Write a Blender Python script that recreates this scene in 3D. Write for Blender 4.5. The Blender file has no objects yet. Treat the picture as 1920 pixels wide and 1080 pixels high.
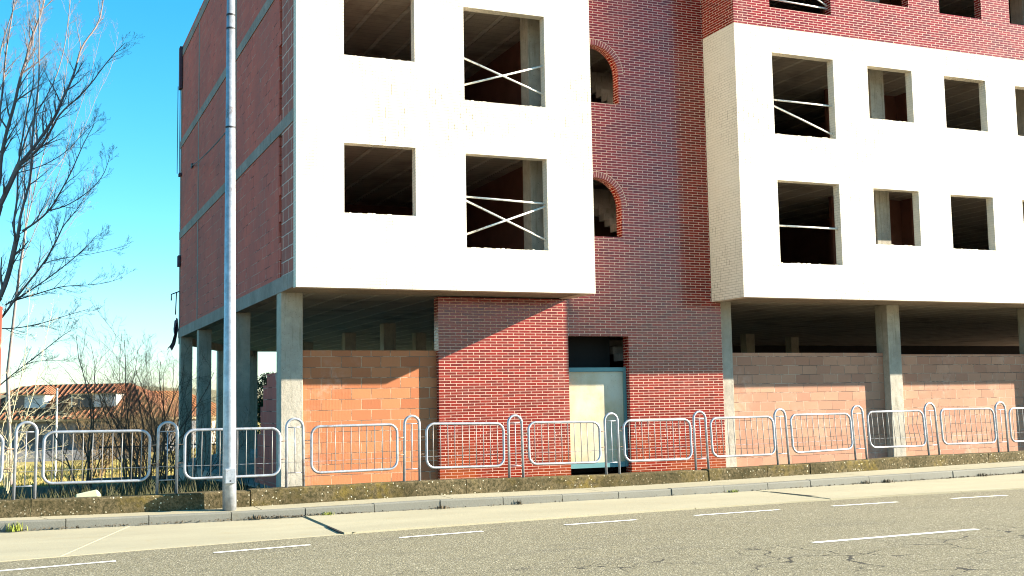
import bpy, math, random
from mathutils import Vector, Matrix
import bisect
SC = bpy.context.scene
COL = SC.collection
PI = math.pi

# ------------------------------------------------------------------ mesh helper
class MB:
    def __init__(s): s.v = []; s.f = []
    def add(s, vs, fs):
        n = len(s.v); s.v += [tuple(p) for p in vs]; s.f += [tuple(i + n for i in f) for f in fs]
    def quad(s, a, b, c, d): s.add([a, b, c, d], [(0, 1, 2, 3)])
    def box(s, x0, x1, y0, y1, z0, z1):
        s.add([(x0,y0,z0),(x1,y0,z0),(x1,y1,z0),(x0,y1,z0),(x0,y0,z1),(x1,y0,z1),(x1,y1,z1),(x0,y1,z1)],
              [(0,3,2,1),(4,5,6,7),(0,1,5,4),(1,2,6,5),(2,3,7,6),(3,0,4,7)])
    def prism(s, poly, z0, z1):
        n = len(poly)
        s.add([(x, y, z0) for x, y in poly] + [(x, y, z1) for x, y in poly],
              [tuple(range(n))[::-1], tuple(range(n, 2*n))] + [(i, (i+1) % n, n+(i+1) % n, n+i) for i in range(n)])
    def tube(s, pts, rad, sides=8, closed=False, caps=True):
        pts = [Vector(p) for p in pts]; n = len(pts)
        if not hasattr(rad, '__len__'): rad = [rad]*n
        vs = []; ref = None
        for i, p in enumerate(pts):
            if closed: t = (pts[(i+1) % n] - pts[i-1])
            else: t = pts[min(i+1, n-1)] - pts[max(i-1, 0)]
            t = t.normalized() if t.length > 1e-9 else Vector((0,0,1))
            if ref is None:
                ref = Vector((0,0,1)) if abs(t.z) < .9 else Vector((0,1,0))
            u = (ref - t*ref.dot(t))
            if u.length < 1e-5: u = t.orthogonal()
            u.normalize(); w = t.cross(u); ref = u
            for k in range(sides):
                a = 2*PI*k/sides
                vs.append(p + (u*math.cos(a) + w*math.sin(a))*rad[i])
        fs = []
        m = n if closed else n-1
        for i in range(m):
            j = (i+1) % n
            for k in range(sides):
                l = (k+1) % sides
                fs.append((i*sides+k, i*sides+l, j*sides+l, j*sides+k))
        if caps and not closed:
            fs.append(tuple(range(sides))[::-1]); fs.append(tuple((n-1)*sides+k for k in range(sides)))
        s.add(vs, fs)
    def build(s, name, mat, parent=None, smooth=False, bevel=0, rot=0.0, uvrot=None):
        me = bpy.data.meshes.new(name)
        o = bpy.data.objects.new(name, me)
        off = Vector((0,0,0))
        root = parent
        while root is not None and root.parent is not None: root = root.parent
        if root is not None: off = Vector(root.location)
        me.from_pydata([tuple(Vector(p) - off) for p in s.v], [], s.f)
        uv = me.uv_layers.new(name='UVMap')
        me.update()
        data = uv.data
        for p in me.polygons:
            nx, ny, nz = abs(p.normal.x), abs(p.normal.y), abs(p.normal.z)
            for li in p.loop_indices:
                c = s.v[me.loops[li].vertex_index]
                if nz > .75: data[li].uv = (c[0], c[1])
                elif nx > ny: data[li].uv = (c[1]+.07, c[2])
                else: data[li].uv = (c[0], c[2])
        if smooth:
            for p in me.polygons: p.use_smooth = True
        me.materials.append(mat)
        COL.objects.link(o)
        if parent: o.parent = parent
        if bevel:
            b = o.modifiers.new('bevel', 'BEVEL'); b.width = bevel; b.segments = 2; b.limit_method = 'ANGLE'
        return o

def tag(o, label=None, cat=None, group=None, kind=None):
    if label: o['label'] = label
    if cat: o['category'] = cat
    if group: o['group'] = group
    if kind: o['kind'] = kind
    return o
def thing(name, loc, label, cat, group=None):
    o = bpy.data.objects.new(name, None); COL.objects.link(o); o.location = loc
    o.empty_display_size = .3
    return tag(o, label, cat, group)
def children(o): return [c for c in bpy.data.objects if c.parent == o]
def copy_tree(o, parent=None):
    kids = children(o)
    c = o.copy(); COL.objects.link(c)
    if parent: c.parent = parent
    for k in kids: copy_tree(k, c)
    return c

# ------------------------------------------------------------------ material helper
class Mat:
    def __init__(s, name, rough=.8, spec=.3, metal=0.):
        m = bpy.data.materials.new(name); m.use_nodes = True
        s.m = m; s.nt = m.node_tree; s.n = s.nt.nodes; s.l = s.nt.links
        s.b = s.n['Principled BSDF']
        s.b.inputs['Roughness'].default_value = rough
        s.b.inputs['Metallic'].default_value = metal
        s.b.inputs['Specular IOR Level'].default_value = spec
    def node(s, t, **k):
        n = s.n.new(t)
        for a, b in k.items():
            if a.startswith('i_'):
                n.inputs[a[2:].replace('_', ' ')].default_value = b
            else: setattr(n, a, b)
        return n
    def uv(s): 
        if not hasattr(s, '_uv'): s._uv = s.node('ShaderNodeUVMap').outputs[0]
        return s._uv
    def pos(s):
        if not hasattr(s, '_p'): s._p = s.node('ShaderNodeNewGeometry').outputs['Position']
        return s._p
    def noise(s, scale, detail=3, rough=.6, vec=None, stretch=None, dist=0):
        v = vec if vec is not None else s.pos()
        if stretch:
            mp = s.node('ShaderNodeMapping'); mp.inputs['Scale'].default_value = stretch
            s.l.new(v, mp.inputs[0]); v = mp.outputs[0]
        n = s.node('ShaderNodeTexNoise'); n.inputs['Scale'].default_value = scale
        n.inputs['Detail'].default_value = detail; n.inputs['Roughness'].default_value = rough
        n.inputs['Distortion'].default_value = dist
        s.l.new(v, n.inputs['Vector']); return n.outputs['Fac']
    def ramp(s, x, stops):
        r = s.node('ShaderNodeValToRGB'); e = r.color_ramp.elements
        while len(e) < len(stops): e.new(.5)
        for q, (p, c) in zip(e, stops):
            q.position = p; q.color = (*c, 1) if hasattr(c, '__len__') else (c, c, c, 1)
        s.l.new(x, r.inputs[0]); return r.outputs[0]
    def mix(s, f, a, b, mode='MIX'):
        n = s.node('ShaderNodeMix', data_type='RGBA', blend_type=mode)
        for inp, v in ((n.inputs[0], f), (n.inputs[6], a), (n.inputs[7], b)):
            if isinstance(v, (int, float)) : inp.default_value = v if inp is n.inputs[0] else (v, v, v, 1)
            elif isinstance(v, tuple): inp.default_value = (*v, 1)
            else: s.l.new(v, inp)
        return n.outputs[2]
    def math(s, op, a, b=0.):
        n = s.node('ShaderNodeMath', operation=op)
        for i, v in enumerate((a, b)):
            if isinstance(v, (int, float)): n.inputs[i].default_value = v
            else: s.l.new(v, n.inputs[i])
        return n.outputs[0]
    def color(s, c):
        if isinstance(c, tuple): s.b.inputs['Base Color'].default_value = (*c, 1)
        else: s.l.new(c, s.b.inputs['Base Color'])
        return s
    def rough(s, c): s.l.new(c, s.b.inputs['Roughness']); return s
    def bump(s, h, dist=.01, strength=1.):
        b = s.node('ShaderNodeBump'); b.inputs['Distance'].default_value = dist; b.inputs['Strength'].default_value = strength
        s.l.new(h, b.inputs['Height'])
        if hasattr(s, '_bn'): s.l.new(s._bn, b.inputs['Normal'])
        s._bn = b.outputs[0]; s.l.new(b.outputs[0], s.b.inputs['Normal']); return s
    def brick(s, vec, w, h, mort, c1, c2, cm, bias=0., smooth=.1, off=.5, freq=2):
        n = s.node('ShaderNodeTexBrick', offset=off, offset_frequency=freq, squash=1.)
        n.inputs['Scale'].default_value = 1; n.inputs['Brick Width'].default_value = w; n.inputs['Row Height'].default_value = h
        n.inputs['Mortar Size'].default_value = mort; n.inputs['Mortar Smooth'].default_value = smooth; n.inputs['Bias'].default_value = bias
        for k, c in (('Color1', c1), ('Color2', c2), ('Mortar', cm)): n.inputs[k].default_value = (*c, 1)
        s.l.new(vec, n.inputs['Vector']); return n.outputs['Color'], n.outputs['Fac']
    def warp(s, vec, scale, amt):
        n = s.node('ShaderNodeTexNoise'); n.inputs['Scale'].default_value = scale; n.inputs['Detail'].default_value = 3
        s.l.new(s.pos(), n.inputs['Vector'])
        a = s.node('ShaderNodeVectorMath', operation='SUBTRACT'); s.l.new(n.outputs['Color'], a.inputs[0]); a.inputs[1].default_value = (.5,.5,.5)
        b = s.node('ShaderNodeVectorMath', operation='SCALE'); s.l.new(a.outputs[0], b.inputs[0]); b.inputs['Scale'].default_value = amt
        c = s.node('ShaderNodeVectorMath', operation='ADD'); s.l.new(vec, c.inputs[0]); s.l.new(b.outputs[0], c.inputs[1])
        return c.outputs[0]

def simple(name, c, rough=.8, spec=.3, metal=0., var=.25, scale=3, bump=0, bscale=40):
    m = Mat(name, rough, spec, metal)
    m.color(m.mix(m.noise(scale, 5), tuple(x*(1-var) for x in c), tuple(min(1, x*(1+var)) for x in c)))
    if bump: m.bump(m.noise(bscale, 4), bump)
    return m.m

# glazed red face brick with pale mortar
def red_brick_mat(name, uv_vec=None, w=.262, h=.0592, off=.5):
    m = Mat(name, .3, .45)
    v = m.warp(m.uv(), 5, .0025)
    c, f = m.brick(v, w, h, .0057, (.25,.013,.008), (.12,.005,.005), (.72,.49,.38), off=off, smooth=.02)
    blot = m.noise(.55, 4); fine = m.noise(26, 3)
    bc = m.mix(m.ramp(fine, [(.3, 0.), (.75, .3)]), c, (.27,.035,.014))
    eff = m.math('MULTIPLY', m.ramp(blot, [(.5, 0.), (.75, .25)]), m.ramp(m.noise(3, 4), [(.4, 0.), (.7, 1.)]))
    bc = m.mix(eff, bc, (.42,.24,.2))
    # rusty orange wash low down where splash has stained the wall
    z = m.node('ShaderNodeSeparateXYZ'); m.l.new(m.pos(), z.inputs[0])
    low = m.node('ShaderNodeMapRange'); low.inputs[1].default_value = 1.1; low.inputs[2].default_value = 0.1
    m.l.new(z.outputs[2], low.inputs[0])
    st = m.math('MULTIPLY', low.outputs[0], m.ramp(m.noise(.9, 4), [(.4, .15), (.62, .9)]))
    bc = m.mix(m.math('MULTIPLY', st, .6), bc, (.40,.12,.03))
    m.color(bc)
    m.rough(m.math('ADD', m.math('MULTIPLY', f, .6), m.math('ADD', m.math('MULTIPLY', fine, .08), .13)))
    m.bump(m.math('MULTIPLY', f, -1.), .006); m.bump(m.noise(18, 2), .002)
    return m.m
M = {}
M['red_brick'] = red_brick_mat('red_brick')
def white_brick_mat():
    m = Mat('cream_brick', .7, .25)
    v = m.warp(m.uv(), 6, .004)
    c, f = m.brick(v, .262, .0592, .004, (.76,.69,.57), (.72,.65,.53), (.60,.53,.41))
    pat = m.ramp(m.noise(.35, 3), [(.5, 0.), (.62, 1.)])
    patch = m.ramp(m.noise(1.2, 4), [(.35, .0), (.75, .25)])
    c = m.mix(patch, c, (.72,.66,.54))
    c = m.mix(m.math('MULTIPLY', f, m.math('MULTIPLY', pat, .7)), c, (.26,.21,.14))
    # darker weathered perpends in patches
    vv = m.node('ShaderNodeMapping'); vv.inputs['Scale'].default_value = (1/.131, 1/.118, 1); m.l.new(m.uv(), vv.inputs[0])
    sx = m.node('ShaderNodeSeparateXYZ'); m.l.new(vv.outputs[0], sx.inputs[0])
    fx = m.math('ABSOLUTE', m.math('SUBTRACT', m.math('FRACT', sx.outputs[0]), .5))
    line = m.math('LESS_THAN', fx, .045)
    wn = m.node('ShaderNodeTexWhiteNoise', noise_dimensions='2D')
    fl = m.node('ShaderNodeVectorMath', operation='FLOOR'); m.l.new(vv.outputs[0], fl.inputs[0]); m.l.new(fl.outputs[0], wn.inputs['Vector'])
    keep = m.math('GREATER_THAN', wn.outputs['Value'], .70)
    d = m.math('MULTIPLY', m.math('MULTIPLY', line, keep), pat)
    c = m.mix(m.math('MULTIPLY', d, .9), c, (.20,.15,.08))
    ps = m.node('ShaderNodeSeparateXYZ'); m.l.new(m.pos(), ps.inputs[0])
    ex = m.math('POWER', m.math('MULTIPLY', m.math('SUBTRACT', ps.outputs[0], 18.7), 1.3), 2.); ez = m.math('POWER', m.math('MULTIPLY', m.math('SUBTRACT', ps.outputs[2], 4.72), 3.2), 2.)
    blob = m.math('MULTIPLY', m.math('LESS_THAN', m.math('ADD', m.math('ADD', ex, ez), m.math('MULTIPLY', m.noise(6, 4), 1.2)), 1.35), .55)
    c = m.mix(blob, c, (.42,.45,.38))
    m.color(c)
    m.bump(m.math('MULTIPLY', f, -1.), .004); m.bump(m.noise(30, 2), .0015)
    return m.m
M['cream'] = white_brick_mat()
def block_mat(name, c1, c2, cm, w, h, holes=True, gap=.35):
    m = Mat(name, .85, .2)
    v = m.warp(m.uv(), 4, .012)
    c, f = m.brick(v, w, h, .008, c1, c2, cm, smooth=.2)
    # thin dark open joints here and there
    c2_, f2 = m.brick(v, w, h, .005, (0,0,0), (0,0,0), (1,1,1), smooth=.0)
    opn = m.math('MULTIPLY', f2, m.ramp(m.noise(2.2, 4, .7), [(.46, 0.), (.54, 1.)]))
    vary = m.noise(.8, 5)
    c = m.mix(m.ramp(vary, [(.35, 0.), (.7, .55)]), c, tuple(x*.72 for x in c1))
    # scored vertical keying grooves on some blocks
    sx = m.node('ShaderNodeSeparateXYZ'); m.l.new(m.uv(), sx.inputs[0])
    gr = m.math('SINE', m.math('MULTIPLY', sx.outputs[0], 2*PI/.03))
    grv = m.math('MULTIPLY', m.math('GREATER_THAN', gr, .6), m.ramp(m.noise(.9, 3), [(.45, 0.), (.55, .35)]))
    c = m.mix(grv, c, tuple(x*.8 for x in c1))
    eff = m.math('MULTIPLY', m.ramp(m.noise(.7, 4), [(.55, 0.), (.7, .4)]), m.ramp(m.noise(9, 4), [(.4, 0.), (.6, 1.)]))
    c = m.mix(eff, c, (.62,.45,.36))
    c = m.mix(m.math('MULTIPLY', opn, gap*2.2), c, (.07,.035,.025))
    m.color(c)
    m.bump(m.math('MULTIPLY', f, -1.), .008); m.bump(m.math('MULTIPLY', grv, -1.), .003); m.bump(m.noise(35, 3), .003)
    return m.m
M['block'] = block_mat('hollow_clay_block', (.57,.215,.095), (.40,.135,.06), (.60,.42,.28), .415, .215)
M['block_pale'] = block_mat('pale_clay_block', (.55,.29,.185), (.42,.20,.13), (.62,.46,.34), .415, .215)
def side_mat():
    m = Mat('side_clay_wall', .9, .15)
    v = m.warp(m.uv(), 4, .015)
    c, f = m.brick(v, .42, .25, .009, (.66,.145,.10), (.58,.125,.09), (.62,.34,.26), smooth=.3)
    c = m.mix(m.math('MULTIPLY', f, m.ramp(m.noise(1.1, 3), [(.45, .85), (.55, .0)])), c, (.56,.125,.085))
    c2_, f2 = m.brick(v, .42, .25, .008, (0,0,0), (0,0,0), (1,1,1), smooth=0.)
    dark = m.math('MULTIPLY', f2, m.ramp(m.noise(1.3, 4, .7), [(.54, 0.), (.6, .8)]))
    c = m.mix(m.ramp(m.noise(.5, 5), [(.3, 0.), (.75, .6)]), c, (.28,.12,.10))
    c = m.mix(dark, c, (.035,.02,.018))
    sp = m.math('MULTIPLY', m.ramp(m.noise(1.6, 5, .75, stretch=(1,1,.6)), [(.64, 0.), (.67, .7)]), m.ramp(m.noise(11, 3), [(.48, 0.), (.52, 1.)]))
    c = m.mix(sp, c, (.42,.34,.28))
    m.color(c); m.bump(m.noise(20, 4), .006); m.bump(m.math('MULTIPLY', f2, -1.), .006)
    return m.m
M['side'] = side_mat()
def side_block_mat():
    m = Mat('side_block_strip', .9, .15)
    v = m.warp(m.uv(), 5, .02)
    c, f = m.brick(v, .48, .26, .013, (.46,.15,.11), (.38,.12,.09), (.66,.50,.42), smooth=.3)
    c = m.mix(m.ramp(m.noise(1.2, 5), [(.4, 0.), (.7, .4)]), c, (.20,.09,.08))
    m.color(c); m.bump(f, .006); m.bump(m.noise(30, 4), .004)
    return m.m
M['side_block'] = side_block_mat()
def concrete(name, c, stain=.5, board=False):
    m = Mat(name, .85, .2)
    n1 = m.noise(.9, 6, .65); n2 = m.noise(7, 5, .6)
    col = m.mix(m.ramp(n1, [(.35, 0.), (.7, 1.)]), tuple(x*.72 for x in c), tuple(min(1, x*1.2) for x in c))
    col = m.mix(m.ramp(n2, [(.4, 0.), (.75, .5)]), col, tuple(x*.6 for x in c))
    st = m.ramp(m.noise(5, 4, .6, stretch=(3,3,.25)), [(.55, 0.), (.68, stain)])
    col = m.mix(st, col, (c[0]*.42, c[1]*.42, c[2]*.36))
    pits = m.ramp(m.noise(38, 2), [(.66, 0.), (.70, .7)])
    col = m.mix(pits, col, tuple(x*.3 for x in c))
    m.color(col); m.bump(n2, .012); m.bump(m.noise(60, 3), .004)
    return m.m
M['concrete'] = concrete('column_concrete', (.46,.415,.335))
M['band'] = concrete('slab_edge_concrete', (.33,.27,.23), .6)
def soffit_mat():
    m = Mat('ribbed_soffit', .9, .15)
    s = m.node('ShaderNodeSeparateXYZ'); m.l.new(m.warp(m.pos(), 1.5, .05), s.inputs[0])
    fr = m.math('ABSOLUTE', m.math('SUBTRACT', m.math('FRACT', m.math('MULTIPLY', s.outputs[0], 1/.7)), .5))
    rib = m.ramp(fr, [(.40, 0.), (.44, 1.)])
    fr2 = m.math('FRACT', m.math('MULTIPLY', s.outputs[1], 1/.25)); jt = m.math('LESS_THAN', fr2, .06)
    col = m.mix(m.noise(2, 5), (.40,.335,.27), (.55,.47,.38))
    col = m.mix(rib, col, (.64,.57,.47)); col = m.mix(m.math('MULTIPLY', jt, .5), col, (.12,.09,.07))
    col = m.mix(m.ramp(m.noise(.8, 5), [(.5, 0.), (.7, .6)]), col, (.17,.12,.09))
    m.color(col); m.bump(rib, .03); m.bump(m.noise(25, 4), .01)
    return m.m
M['soffit'] = soffit_mat()
M['edge_soffit'] = concrete('edge_soffit', (.36,.31,.24), .3)
def asphalt_mat():
    m = Mat('asphalt', .88, .3)
    fine = m.noise(55, 3, .75); med = m.noise(14, 4, .6); big = m.noise(.35, 4, .6, stretch=(.5, 1.6, 1))
    c = m.mix(m.ramp(fine, [(.36, 0.), (.66, 1.)]), (.045,.040,.024), (.30,.262,.16))
    c = m.mix(m.ramp(big, [(.35, 0.), (.62, .7)]), c, (.19,.168,.105))
    c = m.mix(m.ramp(m.noise(1.1, 5, .7, stretch=(.35, 1.8, 1)), [(.52, 0.), (.68, .5)]), c, (.10,.09,.065))
    stone = m.node('ShaderNodeTexVoronoi', feature='F1'); stone.inputs['Scale'].default_value = 70; m.l.new(m.pos(), stone.inputs['Vector'])
    wn = m.node('ShaderNodeSeparateColor'); m.l.new(stone.outputs['Color'], wn.inputs[0])
    c = m.mix(m.math('MULTIPLY', m.math('GREATER_THAN', wn.outputs[0], .86), .65), c, (.42,.38,.28))
    c = m.mix(m.math('MULTIPLY', m.math('LESS_THAN', wn.outputs[1], .14), .6), c, (.035,.032,.028))
    # alligator cracks, strongest on the right of the near lane
    vc = m.node('ShaderNodeTexVoronoi', feature='DISTANCE_TO_EDGE'); vc.inputs['Scale'].default_value = 1.25
    m.l.new(m.warp(m.pos(), 2.2, .55), vc.inputs['Vector'])
    cr = m.math('LESS_THAN', vc.outputs['Distance'], .013)
    s = m.node('ShaderNodeSeparateXYZ'); m.l.new(m.pos(), s.inputs[0])
    mx = m.node('ShaderNodeMapRange'); mx.inputs[1].default_value = -3.5; mx.inputs[2].default_value = 1.0; m.l.new(s.outputs[0], mx.inputs[0])
    my = m.node('ShaderNodeMapRange'); my.inputs[1].default_value = -10.2; my.inputs[2].default_value = -11.0; m.l.new(s.outputs[1], my.inputs[0])
    mask = m.math('MULTIPLY', m.math('MULTIPLY', mx.outputs[0], my.outputs[0]), m.ramp(m.noise(.9, 3), [(.44, 0.), (.54, 1.)]))
    crk = m.math('MULTIPLY', cr, mask)
    c = m.mix(m.math('MULTIPLY', crk, .9), c, (.018,.016,.014))
    m.color(c); m.bump(fine, .006); m.bump(m.math('MULTIPLY', crk, -1.), .01); m.bump(stone.outputs['Distance'], .003)
    return m.m
M['asphalt'] = asphalt_mat()
def slab_mat(name, c):
    m = Mat(name, .85, .25)
    n1 = m.noise(.7, 5, .6, stretch=(.5, 1.6, 1)); n2 = m.noise(45, 3, .7)
    col = m.mix(m.ramp(n1, [(.3, 0.), (.72, 1.)]), tuple(x*.86 for x in c), tuple(min(1, x*1.08) for x in c))
    col = m.mix(m.ramp(n2, [(.35, .35), (.6, 0.)]), col, tuple(x*.72 for x in c))
    col = m.mix(m.ramp(m.noise(2.4, 5, .7), [(.56, 0.), (.72, .35)]), col, (c[0]*.85, c[1]*.74, c[2]*.55))
    m.color(col); m.bump(n2, .003); m.bump(n1, .01)
    return m.m
M['gutter'] = slab_mat('gutter_concrete', (.35,.315,.215))
M['pave'] = slab_mat('pavement_concrete', (.34,.305,.21))
M['kerb'] = slab_mat('kerb_concrete', (.19,.185,.155))
def moss_mat():
    m = Mat('mossy_concrete', .95, .1)
    n1 = m.noise(1.6, 6, .7); n2 = m.noise(22, 5, .7)
    c = m.mix(m.ramp(n1, [(.36, 0.), (.66, 1.)]), (.075,.058,.028), (.165,.128,.072))
    c = m.mix(m.ramp(n2, [(.42, 0.), (.62, .9)]), c, (.035,.032,.014))
    ylw = m.math('MULTIPLY', m.ramp(m.noise(.9, 4, .6), [(.5, 0.), (.66, 1.)]), m.ramp(m.noise(12, 4), [(.38, 0.), (.62, .85)]))
    c = m.mix(m.math('MULTIPLY', ylw, .6), c, (.21,.15,.03))
    v = m.node('ShaderNodeTexVoronoi', feature='F1'); v.inputs['Scale'].default_value = 19; m.l.new(m.warp(m.pos(), 9, .05), v.inputs['Vector'])
    dot = m.math('LESS_THAN', v.outputs['Distance'], .19)
    sc = m.node('ShaderNodeSeparateColor'); m.l.new(v.outputs['Color'], sc.inputs[0])
    dot = m.math('MULTIPLY', dot, m.math('GREATER_THAN', sc.outputs[0], .55))
    dot = m.math('MULTIPLY', dot, m.ramp(m.noise(.8, 3), [(.35, .15), (.6, 1.)]))
    c = m.mix(dot, c, (.66,.60,.44))
    m.color(c); m.bump(n2, .012)
    return m.m
M['moss'] = moss_mat()
def galv(name, c, rough=.45, metal=.5):
    m = Mat(name, rough, .5, metal)
    c_ = m.mix(m.ramp(m.noise(9, 5, .7), [(.35, 0.), (.65, 1.)]), tuple(x*.7 for x in c), tuple(min(1, x*1.12) for x in c))
    c_ = m.mix(m.ramp(m.noise(40, 2), [(.66, 0.), (.7, .4)]), c_, tuple(x*.45 for x in c))
    c_ = m.mix(m.math('MULTIPLY', m.ramp(m.noise(2.2, 5, .7), [(.58, 0.), (.66, .6)]), m.ramp(m.noise(28, 3), [(.42, 0.), (.55, 1.)])), c_, (.20,.10,.05))
    m.color(c_); m.bump(m.noise(30, 3), .0006)
    return m.m
M['galv'] = galv('galvanised_steel', (.40,.42,.46))
M['barmat'] = galv('shade_side_bar_steel', (.24,.23,.22), .5, .3)  # darker copy of the railing steel, puts the bars' shaded side into colour
M['pole'] = galv('pole_galvanised', (.42,.44,.47), .40, .45)
M['rail_rust'] = galv('rusted_steel', (.36,.24,.17), .8, .1)
M['teal'] = simple('teal_frame_paint', (.10,.24,.25), .5, .4, var=.15)
M['plywood'] = None
def ply():
    m = Mat('door_sheet', .4, .4)
    g = m.noise(2.2, 5, .6, stretch=(1, 1, .35), dist=1.5)
    c = m.mix(g, (.34,.25,.14), (.66,.56,.36))
    c = m.mix(m.ramp(m.noise(.9, 4), [(.45, 0.), (.65, .6)]), c, (.62,.60,.50))
    c = m.mix(m.ramp(m.noise(30, 3), [(.62, 0.), (.68, .4)]), c, (.2,.15,.1))
    m.color(c); m.bump(m.noise(5, 3), .003)
    return m.m
M['plywood'] = ply()
M['bar'] = galv('guard_bar_steel', (.82,.80,.74), .5, .1)
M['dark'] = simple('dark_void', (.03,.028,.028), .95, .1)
M['paint'] = None
def paint():
    m = Mat('road_paint', .7, .3)
    w = m.ramp(m.noise(26, 4, .7), [(.40, 0.), (.50, 1.)])
    m.color(m.mix(w, (.42,.39,.31), (.80,.78,.70))); return m.m
M['paint'] = paint()
def bark(name, c, rough=.9):
    m = Mat(name, rough, .15)
    m.color(m.mix(m.noise(3, 4, .6), tuple(x*.6 for x in c), tuple(min(1,x*1.35) for x in c))); return m.m
M['bark'] = bark('grey_bark', (.21,.165,.15))
M['bark_light'] = bark('light_bark', (.27,.225,.205))
M['bark_dark'] = bark('dark_bark', (.12,.088,.065))
M['bark_pale'] = bark('pale_bark', (.56,.48,.30))
M['bark_tan'] = bark('tan_bark', (.24,.17,.09))
def ground_mat():
    m = Mat('ground', .95, .1)
    s = m.node('ShaderNodeSeparateXYZ'); m.l.new(m.pos(), s.inputs[0])
    soil = m.mix(m.noise(3, 5, .7), (.04,.032,.02), (.11,.09,.055))
    dry = m.mix(m.ramp(m.noise(1.2, 5, .7), [(.3, 0.), (.7, 1.)]), (.40,.30,.10), (.30,.25,.07))
    dry = m.mix(m.ramp(m.noise(9, 5, .8), [(.45, 0.), (.65, .6)]), dry, (.18,.13,.05))
    f = m.node('ShaderNodeMapRange'); f.inputs[1].default_value = 8; f.inputs[2].default_value = 20; m.l.new(s.outputs[1], f.inputs[0])
    m.color(m.mix(f.outputs[0], soil, dry)); m.bump(m.noise(12, 5), .03)
    return m.m
M['ground'] = ground_mat()
def tile_mat(name, c1, c2, pitch=.24):
    m = Mat(name, .8, .2)
    return m
def roof_mat(name, c1, c2, ang):
    m = Mat(name, .85, .2)
    s = m.node('ShaderNodeSeparateXYZ'); mp = m.node('ShaderNodeMapping'); mp.inputs['Rotation'].default_value = (0, 0, -ang)
    m.l.new(m.pos(), mp.inputs[0]); m.l.new(mp.outputs[0], s.inputs[0])
    geo = m.node('ShaderNodeNewGeometry'); mp2 = m.node('ShaderNodeMapping', vector_type='NORMAL'); mp2.inputs['Rotation'].default_value = (0, 0, -ang)
    m.l.new(geo.outputs['True Normal'], mp2.inputs[0]); sn = m.node('ShaderNodeSeparateXYZ'); m.l.new(mp2.outputs[0], sn.inputs[0])
    side = m.math('GREATER_THAN', m.math('ABSOLUTE', sn.outputs[0]), m.math('ABSOLUTE', sn.outputs[1]))
    coord = m.math('ADD', m.math('MULTIPLY', s.outputs[0], m.math('SUBTRACT', 1., side)), m.math('MULTIPLY', s.outputs[1], side))
    w = m.math('SINE', m.math('MULTIPLY', coord, 2*PI/.48))
    c = m.mix(m.noise(1.5, 5, .7), c1, c2)
    c = m.mix(m.ramp(w, [(.35, .9), (.62, 0.)]), c, tuple(x*.16 for x in c1))  # dark stripes paint the raking-sun shade between tile rows
    c = m.mix(m.ramp(m.noise(5, 4), [(.5, 0.), (.7, .5)]), c, tuple(x*.5 for x in c2))
    m.color(c); m.bump(w, .08)
    return m.m
M['stucco_dark'] = simple('grey_render', (.15,.155,.17), .9)
M['stucco_white'] = simple('white_render', (.78,.76,.70), .9, var=.06)
M['window_glass'] = simple('shutter_white', (.50,.52,.55), .4, .5, var=.1)
M['eave'] = simple('eave_board', (.36,.27,.17), .9)
M['chimney'] = simple('chimney_brick', (.30,.20,.15), .9)
M['iron'] = simple('dark_iron', (.03,.03,.035), .6)
M['gapred'] = simple('gap_shade_red', (.07,.022,.018), .95, .1, var=.5, scale=12)
M['redpost'] = simple('red_oxide_paint', (.42,.10,.06), .6, .3, var=.2, scale=8)
M['cloth'] = simple('rag_cloth', (.10,.07,.09), .95, var=.4, scale=6)
M['carglass'] = simple('car_glass', (.05,.06,.08), .1, .5)
M['rubber'] = simple('rubber', (.02,.02,.02), .8)
def leaf_mat(name, a, b):
    m = Mat(name, .7, .2); oi = m.noise(4, 4)
    m.color(m.mix(oi, a, b)); return m.m
M['holly'] = leaf_mat('evergreen_leaf', (.018,.040,.012), (.085,.115,.045))
M['weed'] = leaf_mat('weed_leaf', (.10,.16,.02), (.30,.30,.05))
M['litter'] = leaf_mat('dead_leaf', (.03,.022,.015), (.16,.12,.07))
M['hedge'] = leaf_mat('hedge_leaf', (.02,.03,.012), (.09,.08,.035))
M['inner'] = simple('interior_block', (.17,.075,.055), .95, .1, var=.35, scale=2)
M['hill'] = simple('hill_scrub', (.17,.15,.08), .95, var=.5, scale=.05)
M['graff'] = simple('dark_rust_stain', (.05,.03,.02), .9)

# ------------------------------------------------------------------ street lines (metres; X along the street, Y into depth)
def pol(c, x, lo=-5.2, hi=17.):
    xc = min(max(x, lo), hi)
    v = 0
    for k in c: v = v*xc + k
    return v + (x - xc)*.03
WB = [.0038, .0277, -3.9537]; KB = [.005, -.016, -4.5586]; GU = [-.0065, .11, -6.9478]; LN = [-.0069, .1088, -7.7431]
Ywall = lambda x: pol(WB, x); Ykerb = lambda x: pol(KB, x); Ygut = lambda x: pol(GU, x); Ylane = lambda x: pol(LN, x)
ZT = [(-60,.37),(-4.94,.382),(-4.3,.3725),(-3.33,.3624),(-1.6,.373),(-1.5,.379),(-.19,.382),(1.26,.388),(3.68,.348),(5.49,.340),(8.56,.349),(12.15,.381),(14.57,.361),(16.39,.354),(80,.36)]
ZK = [(-60,.13),(-4.94,.130),(-3.4,.112),(-2,.108),(-.8,.118),(1.2,.137),(2,.130),(3.3,.121),(5,.114),(6.5,.118),(8,.127),(11.5,.138),(14.3,.141),(80,.14)]
def lut(t, x):
    i = max(1, min(len(t)-1, bisect.bisect([a for a, _ in t], x)))
    (a, p), (b, q) = t[i-1], t[i]; f = min(max((x-a)/(b-a), 0), 1); return p + (q-p)*f
Ztop = lambda x: lut(ZT, x); Zk = lambda x: lut(ZK, x)
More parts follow.
